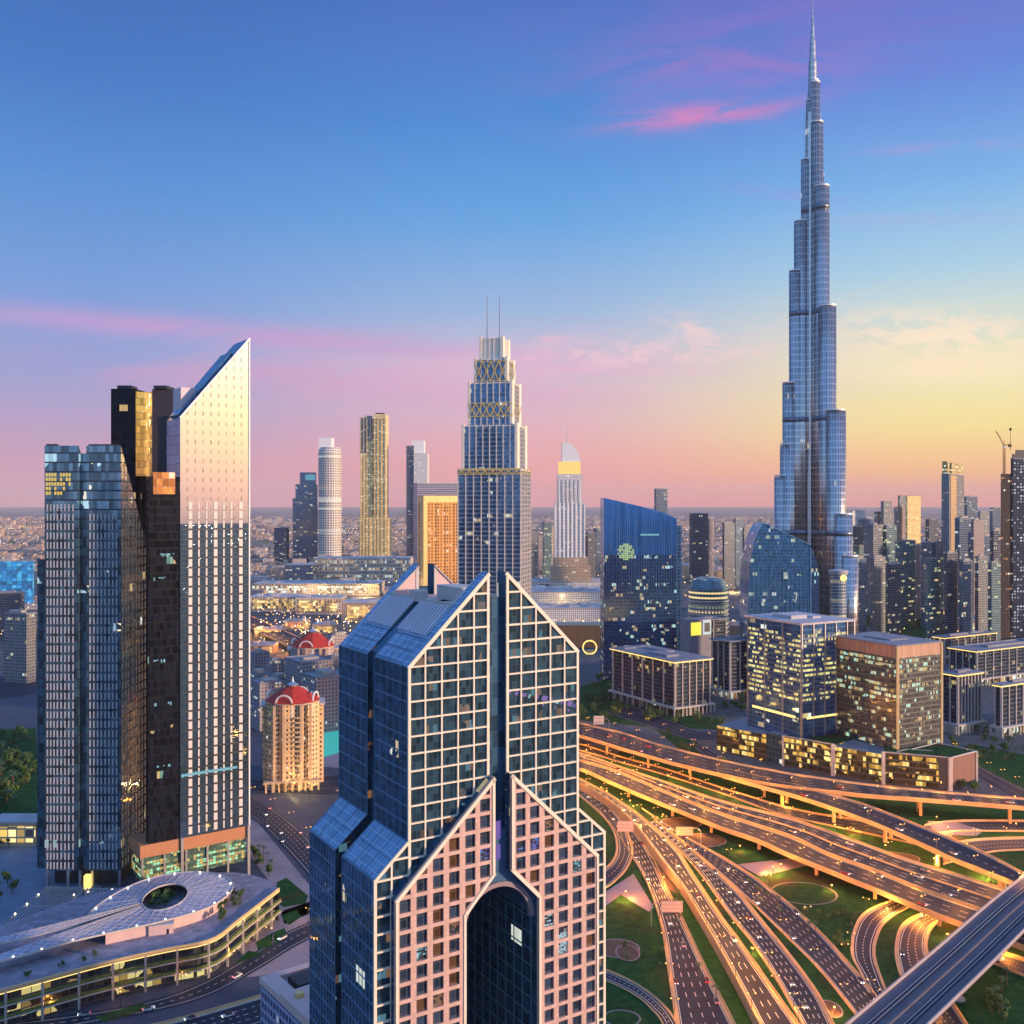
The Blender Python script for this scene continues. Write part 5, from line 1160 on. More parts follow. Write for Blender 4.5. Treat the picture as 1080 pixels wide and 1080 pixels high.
q.prism([(a.x,a.y) for a in (A5+Vector((.1,0,0)), A6, A6+nb*30, A5+nb*30)], 3, 22.3, 0, 1); q.build('side_wall', [glass('brown slats', (.15,.08,.07), .9, 60, .45, .0, (.27,.13,.10), .1, .6, .0), gr], PD)
for a, b in ((A2,1.0),(A3,2.0),(A4,1.6),(A5,1.8),(A6,1.0),(A5+(A4-A5)*.03,.9)):
    q = MB(); q.box(a.x-b, a.x+b*.4, a.y-1.4, a.y-.2, 0, 23.3); q.build('pilaster', [M['concrete_pale']], PD)
q = MB()
for a, b in ((A2,A3),(A4,A5),(A5,A6)): q.bar(a+Vector((0,0,22.9)), b+Vector((0,0,22.9)), .9, .8)
q.bar(A5+nb*30+Vector((0,0,22.9)), A6+nb*30+Vector((0,0,22.9)), .6, .6); q.bar(A6+Vector((0,0,22.9)), A6+nb*30+Vector((0,0,22.9)), .6, .6)
mid = (A4+A5)/2; q.bar(mid+Vector((-10,10,22.75)), mid+Vector((0,17,22.75)), 1, .3); q.bar(mid+Vector((0,17,22.75)), mid+Vector((16,12,22.75)), 1, .3)
q.build('roof_edge', [M['concrete_pale']], PD)
# mid-rise blocks with lit flat eaves
def eaves(name, label, px, d, py, nl, nr, over=3.0, base=9.0, lit=True, plants=True, az=60, colmat='concrete_pale', base_frame=True):
    c, rz, L, W = fit(*px, d, az); t_ = thing(name, label, 'office building', (c.x, c.y, 0), rz); zt = zat(py, d)
    q = MB(); q.box(0,L,0,W,base,zt-2.6); q.build('facade', [sk('dusk bands', (.03,.05,.09), 1.5, 3.8, .06, .2, (.05,.07,.1), .5, .12, .1, lit=.06, lcol=(.8,.85,.4), lcol2=(1,.65,.2), ls=.5, vary=.5)], t_)
    q = MB(); q.box(-over,L+over,-over,W+over,zt-1.0,zt); q.box(L*.15,L*.5,W*.2,W*.5,zt+.01,zt+2.2); q.box(L*.6,L*.85,W*.45,W*.8,zt+.01,zt+1.6); q.box(L*.1,L*.9,W*.86,W*.93,zt+.01,zt+1.1); q.build('roof', [M['roof_grey']], t_)
    if lit:
        q = MB()
        for a in ((-over+.3,L+over-.3,-over+.25,-over+.55),(-over+.25,-over+.55,-over+.6,W+over-.3)): q.box(*a, zt-1.9, zt-1.02)
        q.build('eave_light', [M['lit_strip']], t_)
    pilasters(t_, L, W, 0, zt-2.0, nl, nr, M[colmat], .42, 1.2)
    if base_frame:
        q = MB(); q.box(-4,L+4,-4,W+4,base-1.4,base-.2)
        for i in range(11): x = -3.6+(L+7.2)*i/10; q.box(x-.5,x+.5,-3.9,-3.1,0,base-1.42); y = -2.9+(W+6)*i/10; q.box(-3.9,-3.1,y-.5,y+.5,0,base-1.42)
        q.build('arcade', [M['concrete_pale']], t_)
        q = MB(); q.box(.2,L-.2,.2,W-.2,.05,base-1.5); q.build('shopfront', [sk('shops', (.08,.07,.05), 4, 8, .1, .1, (.1,.1,.1), .2, .3, .0, lit=.45, lcol=(1,.6,.15), ls=.8)], t_)
    return t_
eaves('eaves_block', 'dark midrise with a glowing yellow flat eave, before the slanted blue tower', (647,712,748), 930, 697, 6, 5)
eaves('eaves_block', 'midrise with pale columns half hidden behind the deep blue cube', (752,770,800), 1010, 676, 3, 3, lit=False)
eaves('eaves_block', 'flat grey midrise roof just behind the glowing eave block', (700,712,765), 1130, 656, 3, 4, lit=False)
eaves('eaves_block', 'small midrise with close white columns, right of the grey-brown cube', (995,1010,1034), 860, 711, 2, 7, over=2.4)
eaves('eaves_block', 'midrise with a pale eave and tall columns at the right edge', (1050,1056,1140), 850, 722, 1, 12, over=2.4)
eaves('eaves_block', 'long flat-roofed midrise behind the columned blocks on the right', (1002,1030,1140), 1080, 686, 4, 14, over=2.4)
eaves('eaves_block', 'low midrise right behind the grey-brown cube', (985,996,1050), 1240, 672, 2, 8, over=2)
c, rz, L, W = fit(724,728,750, 1085, 62)
SG = thing('screen_building', 'small block carrying a yellow screen and a pale framed screen, behind the glowing eave block', 'building', (c.x,c.y,0), rz); zt = zat(654,1085)
q = MB(); q.box(0,L,0,18,0,zt); q.build('body', [M['roof_grey']], SG)
q = MB(); q.box(1,L*.5,-.6,-.02,zt-17,zt-3); q.build('yellow_screen', [glow('yellow screen', (1,.75,.08), 1.0)], SG)
q = MB(); q.box(L*.6,L*.98,-.6,-.02,zt-17,zt-1); q.build('pale_screen', [glow('pale screen', (.55,.7,.8), .6)], SG)
q = MB(); q.box(L*.66,L*.92,-.8,-.61,zt-14,zt-4); q.build('dark_screen', [M['dark_metal']], SG)
# striped rounded block
d_ = 1420.0; RB = thing('striped_building', 'rounded dark building wrapped in pale curved floor bands', 'building', (xat(751,d_), d_+28, 0)); rr = 21*d_/F
q = MB(); q.lathe([(rr*.92,0),(rr,18),(rr*.98,zat(622,d_)),(rr*.8,zat(613,d_)),(rr*.45,zat(610,d_))], 36); q.build('drum', [gT], RB)
q = MB()
for i in range(9):
    z = 6+i*6.4; r0 = rr*(1.01 if z < zat(624,d_) else .9)
    q.lathe([(r0,z),(r0+.9,z+.6),(r0+.9,z+1.2),(r0,z+1.6)], 36)
q.build('floor_band', [M['concrete_pale']], RB)
# long low courtyard rows (sandy, orange lit) and shopping mall roofs
def lowblock(name, label, x0, x1, yb, ytop, deep, mats, cat='building', roof='roof_pale', tilt=0.0, sign=None, n=0):
    d = depth(yb); a, b = xat(x0, d), xat(x1, d); t_ = thing(name, label, cat, (a, d, 0), tilt); L = b-a; z = zat(ytop, d)
    q = MB(); q.box(0,L,0,deep,0,z); q.build('walls', [mats], t_)
    q = MB(); q.box(-.8,L+.8,-.8,deep+.8,z+.01,z+1.0)
    k = random.Random(label)
    for i in range(n): x = k.uniform(.03,.85)*L; y = k.uniform(.05,.8)*deep; q.box(x,x+k.uniform(4,.1*L+5),y,y+k.uniform(4,10),z+1.01,z+k.uniform(2,5))
    q.build('roof', [M[roof]], t_)
    if sign:
        q = MB(); q.box(L*sign[0],L*sign[1],-.6,-.02,z*.2,z*.85); q.build('lit_front', [LF[sign[2]]], t_)
    return t_, L, z
LF = {k: glass('lit front '+k, (.2,.15,.1), 5, 5, .14, .2, (.5,.4,.3), .1, .4, .0, lit=1.6, lcol=c1, lcol2=c2, ls=1.1, rowvar=.3, mrough=.8) for k, c1, c2 in (('lit_y',(1,.62,.12),(1,.78,.3)),('lit_o',(1,.42,.1),(1,.6,.2)),('lit_w',(1,.86,.6),(.7,.95,.9)),('lit_r',(1,.2,.1),(1,.6,.15)))}
ml = sk('mall lattice', (.2,.16,.14), 5, 9, .35, .3, (.62,.52,.42), .2, .4, .0, lit=.4, lcol=(1,.65,.25), ls=.6)
lowblock('mall_hall', 'pale mall hall with an arcaded front below the golden tower', 332, 432, 614, 589, 90, ml, 'mall', n=10)
lowblock('mall_hall', 'blue-grey mall block left of the arcaded hall', 300, 330, 618, 596, 60, gB, 'mall', n=3)
lowblock('mall_hall', 'long mall roof with a teal edge in front of the arcaded hall', 266, 400, 628, 616, 95, ml, 'mall', sign=(.0,.9,'lit_w'), n=14)
lowblock('mall_hall', 'mall wing with a bright yellow front beside the pale mirror tower', 262, 312, 645, 630, 60, ml, 'mall', sign=(.1,.95,'lit_y'), n=6)
lowblock('mall_hall', 'mall wing with red and yellow lit front in the middle of the mall', 312, 360, 648, 631, 60, ml, 'mall', sign=(.05,.9,'lit_y'), n=6)
lowblock('mall_hall', 'pinkish mall wing touching the gabled tower roof', 360, 420, 656, 636, 60, gP, 'mall', sign=(.1,.5,'lit_y'), n=6)
lowblock('mall_hall', 'white tent-roofed mall hall right of the twin-masted tower', 556, 642, 640, 625, 130, gW, 'mall', n=26)
lowblock('mall_hall', 'white mall roof strip below the sail-topped tower', 556, 640, 622, 614, 120, gW, 'mall', n=14)
lowblock('mall_hall', 'white dotted mall roof nearest the gabled tower gable', 566, 640, 660, 642, 70, gW, 'mall', n=24)
lowblock('orange_block', 'orange-lit low building right of the gabled tower gable', 588, 636, 683, 660, 40, plain('orange render', (.6,.25,.10), .8, ns=.1, amt=.2), 'building', 'sand')
c_ = gp(622, 690); AR = thing('ring_arch', 'glowing yellow ring-shaped arch beside the orange low building', 'arch', (c_.x, c_.y, 0)); q = MB(); rr = 9
for i in range(24):
    a0, a1 = 2*math.pi*i/24, 2*math.pi*(i+1)/24
    q.bar((rr*math.cos(a0),0,rr+rr*math.sin(a0)),(rr*math.cos(a1),0,rr+rr*math.sin(a1)),1.6,1.6, up=Vector((0,1,0)))
q.build('ring', [M['lit_y']], AR); q = MB(); q.box(-5,5,2,8,0,5); q.build('kiosk', [M['concrete']], AR)
for i, (x0, x1, yb, yt, lb) in enumerate(((722,745,612,596,'sandy old-town block lit orange, left end of its row'),(745,766,616,601,'sandy old-town block lit orange, behind the striped building'),(766,792,614,598,'sandy old-town block lit orange, right end beside the curving blue building'),(700,724,606,595,'sandy block behind the slanted blue tower'))):
    lowblock('old_town_block', lb, x0, x1, yb, yt, 60, gS, n=6)
lowblock('low_roof', 'wide pale low roof left of the unfinished tower', 1018, 1056, 641, 629, 60, gG, n=3)
lowblock('low_roof', 'flat grey roofs between the slanted tower and the deep blue cube', 716, 792, 672, 660, 50, gD, roof='roof_grey', n=9)
for i, (x0, x1, yb, yt, lb, sg) in enumerate(((896,922,640,629,'small lit shop row left in the old-town strip','lit_o'),(922,958,643,630,'lit shop row below the broad teal tower','lit_y'),(958,990,650,636,'lit shop row in the middle of the old-town strip','lit_y'),(990,1020,656,643,'lit shop row at the right of the old-town strip','lit_o'),(1018,1046,672,655,'pale lit shop row by the foot of the unfinished tower','lit_w'))):
    lowblock('shop_row', lb, x0, x1, yb, yt, 40, gS, sign=(.05,.95,sg), n=5)
# ================================================================== left edge
t_, L_, W_, zt_ = boxtower('office_slab', 'grey office slab with a pinkish right flank at the left edge', (4,28,38), 1100, 648, gG, 20)
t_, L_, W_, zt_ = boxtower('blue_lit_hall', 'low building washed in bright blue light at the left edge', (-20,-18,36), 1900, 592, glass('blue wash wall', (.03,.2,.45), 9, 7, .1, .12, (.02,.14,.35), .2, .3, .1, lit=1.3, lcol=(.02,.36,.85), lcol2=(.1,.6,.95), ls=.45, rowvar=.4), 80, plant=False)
boxtower('office_slab', 'low dark block below the blue-lit building', (-15,-10,26), 1500, 625, gD, 75)
lowblock('garden_pavilion', 'low pavilion with a golden lit wall by the park on the left', -10, 38, 893, 868, 14, M['sand'], sign=(.0,1.0,'lit_y'))
# red-domed hotels
def domed(label, pxc, d, ytop, yeave, rpx, nseg, face_lit=True):
    k = d/F; t_ = thing('domed_hotel', label, 'hotel', (xat(pxc, d), d+rpx*k, 0), R(12)); r = rpx*k; ze = zat(yeave, d)
    wl = glass('domed walls'+label[:9], (.06,.06,.08), 2.9, 3.3, .55, .5, (.72,.50,.28) if face_lit else (.42,.33,.34), .2, .3, .0, lit=.12, lcol=(1,.6,.2), ls=.8, mrough=.8)  # golden light on the lit hotel is put into its wall colour
    pts = [(r*math.cos(2*math.pi*i/8+.39), r*math.sin(2*math.pi*i/8+.39)) for i in range(8)]
    q = MB(); q.prism(pts, 0, ze); q.box(-r*1.05, -r*.45, -r*.2, r*1.0, 0, ze-3); q.box(r*.45, r*1.1, -r*.1, r*1.0, 0, ze-3.5); q.build('walls', [wl], t_)
    q = MB()
    for sx in (-.62, -.3, .3, .62):
        q.box(sx*r-.9, sx*r+.9, -r*1.04, -r*.86, 0, ze+.5)
    for i in range(8):
        a, b = Vector((*pts[i],0)), Vector((*pts[(i+1)%8],0)); q.bar(a+Vector((0,0,ze+.5)), b+Vector((0,0,ze+.5)), 1.2, 1.0)
    q.build('cornice', [M['sand']], t_)
    h = zat(ytop, d)-ze
    q = MB(); q.lathe([(r*1.0,ze+1.02),(r*.66,ze+h*.5),(r*.34,ze+h*.88),(r*.2,ze+h)], 8); q.build('dome_roof', [M['red_tile']], t_)
    q = MB()
    for i in range(4):
        a = 2*math.pi*i/4-math.pi/2-R(20); c_ = Vector((r*.86*math.cos(a), r*.86*math.sin(a), ze)); tt = Vector((-math.sin(a), math.cos(a), 0)); rr = r*.3
        for j in range(10):
            a0, a1 = math.pi*j/10, math.pi*(j+1)/10; q.bar(c_+tt*rr*math.cos(a0)+Vector((0,0,rr*math.sin(a0)+1)), c_+tt*rr*math.cos(a1)+Vector((0,0,rr*math.sin(a1)+1)), 1.0, 1.0)
        for s in (-1, 1): q.bar(c_+tt*rr*s+Vector((0,0,-8)), c_+tt*rr*s+Vector((0,0,1.2)), 1.0, 1.0)
    q.build('arch', [M['white']], t_)
    for ax in (-.19, .19, -.62, .62):                    # balcony stacks on the street side
        q = MB(); z = 7.0; yy = -r*(.97 if abs(ax) < .3 else .86)
        while z < ze-6: q.box(ax*r-2.0, ax*r+2.0, yy-1.5, yy+.4, z, z+.3); q.box(ax*r-2.0, ax*r+2.0, yy-1.5, yy-1.38, z+.3, z+1.2); z += 3.3
        q.build('balcony_stack', [M['sand']], t_)
    q = MB()
    for i in range(9): x = (-1+2*i/8)*r*.9; q.box(x-.6, x+.6, -r*1.12, -r*1.0, 0, 6.2)
    q.box(-r*.98, r*.98, -r*1.14, -r*.9, 6.21, 7.4); q.build('arcade', [M['sand']], t_)
    q = MB()
    for x0, x1 in ((-r*1.12,-r*.42),(r*.42,r*1.16)): q.box(x0, x1, -r*.25, r*.9, ze-2.9, ze-1.7)
    q.build('wing_roof', [M['concrete_pale']], t_)
    q = MB(); q.lathe([(r*.2,ze+h),(r*.22,ze+h+1.2),(r*.05,ze+h+3.2),(.1,ze+h+7)], 10); q.build('finial', [M['steel']], t_)
    return t_
domed('golden hotel tower with a red dome roof, right of the pointed pale tower', 302, 690, 729, 745, 30, 8)
domed('smaller pink hotel with a red dome roof behind the golden domed hotel', 325, 1010, 670, 685, 24, 8, False)
for (pl,pc,pr,d,py,lb) in ((300,318,352,900,700,'grey apartment block with small windows below the smaller red dome'),(318,334,372,860,716,'grey apartment block touching the gabled tower flank'),(262,274,300,870,722,'pale apartment block behind the golden domed hotel'),(344,349,374,960,694,'pinkish apartment block half hidden by the gabled tower')):
    boxtower('apartment_block', lb, (pl,pc,pr), d, py, sk('flats', (.05,.05,.07), 3.2, 3.2, .5, .5, (.30,.28,.31), .2, .3, .0, lit=.10, lcol=(1,.65,.25), ls=.9, mrough=.8), 55)
pool = patch('pool_water', [(334,770),(362,764),(372,790),(338,800)], .3, glow('lit pool', (.05,.55,.52), .55))
patch('pool_deck', [(326,764),(372,756),(380,812),(328,808)], .25, M['paving'])
# ================================================================== bottom left: terraced building with oval canopy
zT = 15.0
TB = thing('terrace_building', 'long low terraced building with lit planted balconies, along the bottom left street', 'building', (*gp(150, 980, zT).xy, 0)); o_ = TB.location.copy()
fr = path_px([(-90,1068),(0,1046),(104,1018),(170,1003),(222,992),(250,972),(294,938)], zT, 40); bk_ = path_px([(-90,985),(0,975),(90,945),(170,928),(222,921),(255,921),(283,928)], zT, 40)
fr = [p-o_ for p in fr]; bk_ = [p-o_ for p in bk_]
nr = []
for i in range(40):
    t_ = fr[min(i+1,39)]-fr[max(i-1,0)]; t_.z = 0; t_.normalize(); nr.append(Vector((t_.y, -t_.x, 0)))
def band(q, z0, z1, o0, o1, mi=0):
    P = [[p+nr[i]*o for i, p in enumerate(fr)] for o in (o0, o1)]
    prof = [(P[0][i], P[1][i]) for i in range(40)]
    v = []; fs = []
    for a, b in prof: v += [(a.x,a.y,z0),(b.x,b.y,z0),(b.x,b.y,z1),(a.x,a.y,z1)]
    for i in range(39):
        for k in range(4): fs.append((i*4+k, i*4+(k+1)%4, i*4+4+(k+1)%4, i*4+4+k))
    fs += [(0,1,2,3), (156,157,158,159)]; q.solid(v, fs, mi)
q = MB()
for i in range(39):
    q.face([(fr[i].x,fr[i].y,zT),(fr[i+1].x,fr[i+1].y,zT),(bk_[i+1].x,bk_[i+1].y,zT),(bk_[i].x,bk_[i].y,zT)])
    q.face([(bk_[i].x,bk_[i].y,zT),(bk_[i+1].x,bk_[i+1].y,zT),(bk_[i+1].x,bk_[i+1].y,0),(bk_[i].x,bk_[i].y,0)])
q.face([(fr[39].x,fr[39].y,zT),(bk_[39].x,bk_[39].y,zT),(bk_[39].x,bk_[39].y,0),(fr[39].x,fr[39].y,0)])
q.build('roof_deck', [glass('mauve paving', (.25,.23,.29), 3.2, 3.2, .03, .03, (.13,.12,.16), .0, .8, .0, vary=.22, mrough=.8)], TB, fix=False)
q = MB(); band(q, 0, zT-.5, -2.5, -2.0, 0); q.build('shopfront', [glass('terrace shops', (.06,.07,.08), 3.5, 5, .08, .12, (.08,.08,.09), .3, .25, .1, lit=.3, lcol=(1,.66,.15), lcol2=(.95,.8,.3), ls=.6, vary=.5)], TB)
for z in (4.8, 9.8): q = MB(); band(q, z-.45, z, -2.0, 1.4); q.build('balcony_slab', [M['concrete_pale']], TB)
q = MB(); band(q, zT-.6, zT+.9, -.3, .5); q.build('cornice', [plain('warm cornice', (.6,.42,.22), .6, ns=.2, amt=.1)], TB)
q = MB(); band(q, zT-.95, zT-.62, .1, .45); q.build('cornice_light', [M['lit_strip']], TB)
q = MB()
for z in (5.0, 10.0): band(q, z-.1, z+.95, .3, 1.2)
q.build('planter', [M['leaf2']], TB)
for i in range(1, 40, 3): p = fr[i]+nr[i]*1.0; q = MB(); q.box(p.x-.4,p.x+.4,p.y-.4,p.y+.4,0,zT-.6); q.build('post', [M['concrete']], TB)
# oval canopy on the roof
zc_ = 20.0
OC = thing('oval_canopy', 'leaf-shaped glass canopy with an open eye, on the roof of the terraced building', 'canopy', (*gp(170, 955, zc_).xy, 0)); o2 = OC.location.copy()
out = path_px([(-70,1006),(0,995),(45,985),(82,975),(103,955),(130,938),(160,926),(195,920),(225,921),(243,929),(245,938),(234,949),(215,959),(170,972),(80,992),(31,1006),(0,1014),(-70,1030)], zc_, 72)
inn = [gp(174+24*math.cos(2*math.pi*i/72+2.75)*1.0, 949+ (-13)*math.sin(2*math.pi*i/72+2.75)-.25*24*math.cos(2*math.pi*i/72+2.75)*.9, zc_) for i in range(72)]
# start the eye at the same bearing as the outline
def ang(p, c): return math.atan2(p.y-c.y, p.x-c.x)
ctr = gp(174, 949, zc_); out = [p-o2-Vector((0,0,zc_)) for p in out]; inn2 = []
for p in out:
    d = (p+o2-ctr); a_ = math.atan2(d.y, d.x); best = min(inn, key=lambda r_: abs(math.remainder(math.atan2((r_-ctr).y,(r_-ctr).x)-a_, 2*math.pi))); inn2.append(best-o2-Vector((0,0,zc_)))
cg = glass('canopy glass', (.42,.42,.55), 3.0, 3.0, .10, .10, (.62,.58,.68), .35, .25, .1, vary=.15)
q = MB()
for i in range(71):
    for z0, fl in ((0,0),(-.5,1)):
        A4 = [out[i]+Vector((0,0,z0)), out[i+1]+Vector((0,0,z0)), inn2[i+1]+Vector((0,0,z0+1.2)), inn2[i]+Vector((0,0,z0+1.2))]
        if (inn2[i+1]-inn2[i]).length < .05: A4 = A4[:3]
        q.face([(p.x,p.y,p.z) for p in A4])
q.build('glass_roof', [cg], OC, fix=False)
q = MB()
for i in range(0, 72): 
    if i % 2 == 0: q.bar(out[i]+Vector((0,0,.12)), inn2[i]+Vector((0,0,1.32)), .10, .12)
for i in range(71): q.bar(out[i], out[i+1], .5, .7)
for i in range(0,71): 
    if (inn2[i+1]-inn2[i]).length > .05: q.bar(inn2[i]+Vector((0,0,1.2)), inn2[i+1]+Vector((0,0,1.2)), .4, .6)
q.build('canopy_rib', [M['concrete_pale']], OC)
q = MB()
for i in range(13, 56):
    a, b = out[i], out[i+1]; ins = Vector((ctr.x-o2.x, ctr.y-o2.y, 0)); 
    f = lambda p: p+(Vector((0,0,0))-p)*0.06
    a, b = f(a), f(b); q.face([(a.x,a.y,-(zc_-zT)+.02),(b.x,b.y,-(zc_-zT)+.02),(b.x,b.y,-.55),(a.x,a.y,-.55)])
q.build('pink_wall', [M['plaster']], OC, fix=False)
OC.location.z = zc_
q = MB()
for i in range(14, 66, 3):
    p = out[i]+(Vector((0,0,0))-out[i])*.03; q.lathe([(.1,.1),(.34,.25),(.34,.55),(.1,.7)], 8, (p.x,p.y))
struct(q.build('rim_light', [glow('rim light', (1,.85,.6), 6)], OC), 'stuff')
q = MB(); c_ = gp(170, 984, zT); rh = thing('roof_kiosk', 'small pink box kiosk standing on the terrace roof', 'kiosk', (c_.x, c_.y, zT+.02), R(18)); q.box(-5,5,-2,2,0,4); q.build('walls', [M['plaster']], rh); q = MB(); q.box(2.2,3.2,-2.05,-1.99,0,2.2); q.build('door', [M['dark_metal']], rh); q = MB(); q.box(-5.2,5.2,-2.2,2.2,4.01,4.3); q.build('roof', [M['roof_pale']], rh)
# pergolas
for lb, pts, n_ in (('large slatted pergola with small lights, left of the oval canopy', [(0,976),(54,974),(88,936),(50,935)], 13), ('small dark pergola between the large pergola and the wedge tower', [(90,957),(112,950),(122,936),(92,937)], 8)):
    zp = 10.0; P = [gp(x,y,zp) for x, y in pts]; c_ = sum(P, Vector())/4; pr = thing('pergola', lb, 'pergola', (c_.x, c_.y, 0)); P = [p-Vector((c_.x,c_.y,0)) for p in P]
    q = MB()
    for i in range(n_+1): q.bar(P[0].lerp(P[1], i/n_), P[3].lerp(P[2], i/n_), .5, .5)
    q.build('slat', [M['steel']], pr)
    q = MB()
    for a, b in ((0,1),(3,2),(0,3),(1,2)): q.bar(P[a]-Vector((0,0,.6)), P[b]-Vector((0,0,.6)), .5, .6)
    q.bar(P[0].lerp(P[3],.5)-Vector((0,0,.6)), P[1].lerp(P[2],.5)-Vector((0,0,.6)), .5, .6)
    q.build('beam', [M['white']], pr)
    q = MB()
    for p in P: q.box(p.x-.35,p.x+.35,p.y-.35,p.y+.35,0,zp-.9)
    q.build('post', [M['steel']], pr)
    q = MB()
    for f in (.25,.5,.75):
        for g_ in (.05,.95): p = P[0].lerp(P[1], g_).lerp(P[3].lerp(P[2], g_), f); q.lathe([(.1,zp+.3),(.4,zp+.45),(.4,zp+.75),(.1,zp+.9)], 8, (p.x,p.y))
    q.build('lamp', [M['lamp_w']], pr)
# pink-roofed corner building
zk = 24.0; P = [gp(275,1037,zk), gp(311,1026,zk), gp(352,1042,zk), gp(316,1062,zk)]; c_ = P[0]
KB = thing('corner_building', 'small pink-roofed building with blue windows at the foot of the gabled tower', 'building', (c_.x, c_.y, 0))
u_ = (gp(340,1017,zk)-P[0]); u_.z = 0; u_.normalize(); KB.rotation_euler = (0,0,math.atan2(u_.y,u_.x))
q = MB(); q.box(0,40,-46,0,0,zk); q.build('walls', [glass('corner walls', (.06,.10,.2), 2.6, 3.6, .3, .35, (.30,.33,.48), .3, .3, .0, lit=.06, lcol=(.8,.9,1), ls=.7, mrough=.7)], KB)
q = MB(); q.box(-.4,40,-3,.4,zk+.01,zk+2.2); q.box(-.4,6,-18,-3.01,zk+.01,zk+2.2); q.box(-.4,30,-46,-18.01,zk+.01,zk+3.4); q.build('pink_roof', [M['plaster']], KB)
q = MB(); q.box(8,34,-15,-6,zk+.01,zk+2.6); q.build('roof_plant', [M['dark_metal']], KB)
q = MB(); q.tube((4,-24,zk+3.42),(4,-24,zk+5),1.6,1.6,14); q.build('roof_vent', [M['gold']], KB)
# warm flood lamps added to brighten the mall forecourt and the domed hotels
for px, py, z, pw, lb in ((290,660,14,160000,'added warm lamp at the yellow-fronted mall wing'),(335,655,14,160000,'added warm lamp before the middle of the mall'),(365,668,14,130000,'added warm lamp on the palm forecourt of the mall'),(385,622,16,220000,'added warm lamp by the arcaded mall hall'),(330,622,16,160000,'added warm lamp by the blue-grey mall block'),
    (605,676,8,60000,'warm flood lamp at the orange low building'),(596,634,16,120000,'added warm lamp over the white mall roofs'),(740,622,10,200000,'warm flood lamp in the sandy old-town row'),(775,620,10,160000,'warm flood lamp at the right end of the sandy old-town row'),(940,646,8,120000,'warm flood lamp in the old-town strip'),(1000,660,8,90000,'warm flood lamp by the right part of the old-town strip'),
    (310,826,9,11000,'added warm lamp at the foot of the golden domed hotel'),(326,826,9,9000,'added warm lamp at the right foot of the golden domed hotel'),(338,700,9,22000,'added warm lamp near the smaller red dome')):
    flood(px, py, z, pw, lb, (1,.62,.22))

for pl, pc, pr, d, py, lb in ((262,268,284,1060,690,'low grey block by the raised boulevard beside the pale tower'),(280,286,300,1010,698,'low grey block between the boulevard and the smaller red dome'),(262,270,286,980,712,'pale low block close to the pointed tower'),(344,349,372,1060,672,'low block right of the smaller red dome'),
    (262,266,276,1000,720,'narrow pale block at the edge of the pointed tower'),(338,342,362,960,738,'low garden block above the turquoise pool'),(282,292,306,930,716,'square grey block left of the apartment blocks')):
    boxtower('apartment_block', lb, (pl,pc,pr), d, py, sk('flats', (.05,.05,.07)), 55)
for x0, x1, yb, yt, dp, lb, sg in ((264,288,690,681,30,'lit shop pavilion on the left of the palm forecourt','lit_o'),(300,322,664,655,30,'small red-fronted pavilion on the palm forecourt','lit_r'),(330,352,668,659,25,'small yellow pavilion on the palm forecourt','lit_y'),(372,398,690,680,30,'orange pavilion beside the gabled tower roof','lit_o'),(268,296,672,664,25,'yellow lit pavilion along the boulevard','lit_y')):
    lowblock('pavilion', lb, x0, x1, yb, yt, dp, gS, sign=(.05,.95,sg), n=4)

# ================================================================== the far low-rise city, one mass nobody could count
rc = random.Random(11)
def lowrise():
    m = MB()
    n = 0
    while n < 6500:
        y = 1500+ (rc.random()**1.6)*11500; x = (rc.random()*2-1)*.60*y
        px = 540+x/y*F; py = HOR+H/y*F
        if y < 2100 and not (840 < px < 1100 or px < 35): continue
        if 640 < px < 880 and y < 1900: continue
        if y < 2600 and 880 < px < 1000 and py > 622: continue
        if math.sin(x*.004)+math.sin(y*.0027+1) > 1.25: continue
        a, b = rc.uniform(9,34)*(1+y/9000), rc.uniform(9,30)*(1+y/9000); h = rc.choice((5,6,7,8,9,12))*(1 if rc.random() < .96 else 2.4)*(1+y/16000)
        r_ = rc.random(); mi = 0 if r_ < .4 else 1 if r_ < .62 else 2 if r_ < .85 else 3
        m.box(x, x+a, y, y+b, 0, h, mi); n += 1
    return m
def lowmat(nm, col, lit, ls=1.0): return glass(nm, (.08,.08,.09), 5, 4, .55, .5, col, .1, .4, .0, lit=lit, lcol=(1,.58,.18), lcol2=(1,.8,.5), ls=ls, mrough=.85)
struct(lowrise().build('low_rise_city', [lowmat('low sandy',(.46,.33,.26),.12), lowmat('low pinkish',(.50,.36,.33),.08), lowmat('low pale',(.6,.5,.45),.1), lowmat('low dark',(.16,.16,.19),.16)], fix=False), 'stuff')
# street lights of the far city, thousands of specks
m = MB()
def speck(x, y, z, r_): m.solid([(x-r_,y,z),(x,y-r_,z),(x+r_,y,z),(x,y+r_,z),(x,y,z+r_),(x,y,z-r_)], [(0,1,4),(1,2,4),(2,3,4),(3,0,4),(1,0,5),(2,1,5),(3,2,5),(0,3,5)], 0 if rc.random() < .75 else 1)
for k in range(46):                                      # strings of lights along far streets
    y0 = 1500+(rc.random()**1.4)*7000; x0 = (rc.random()*2-1)*.58*y0; a = rc.choice((.15, 1.3, .5, 2.6))+rc.uniform(-.15,.15); s = rc.uniform(28,45)
    for i in range(rc.randint(14,40)):
        x, y = x0+math.cos(a)*s*i, y0+math.sin(a)*s*i
        if y > 1450 and abs(x) < .6*y: speck(x, y, 9, .55+y/6000)
for k in range(900):
    y = 1250+(rc.random()**1.5)*6000; x = (rc.random()*2-1)*.57*y
    px = 540+x/y*F
    if y < 1500 and not (px > 880 or px < 30 or 264 < px < 356): continue
    speck(x, y, rc.uniform(3,14), .4+y/7500)
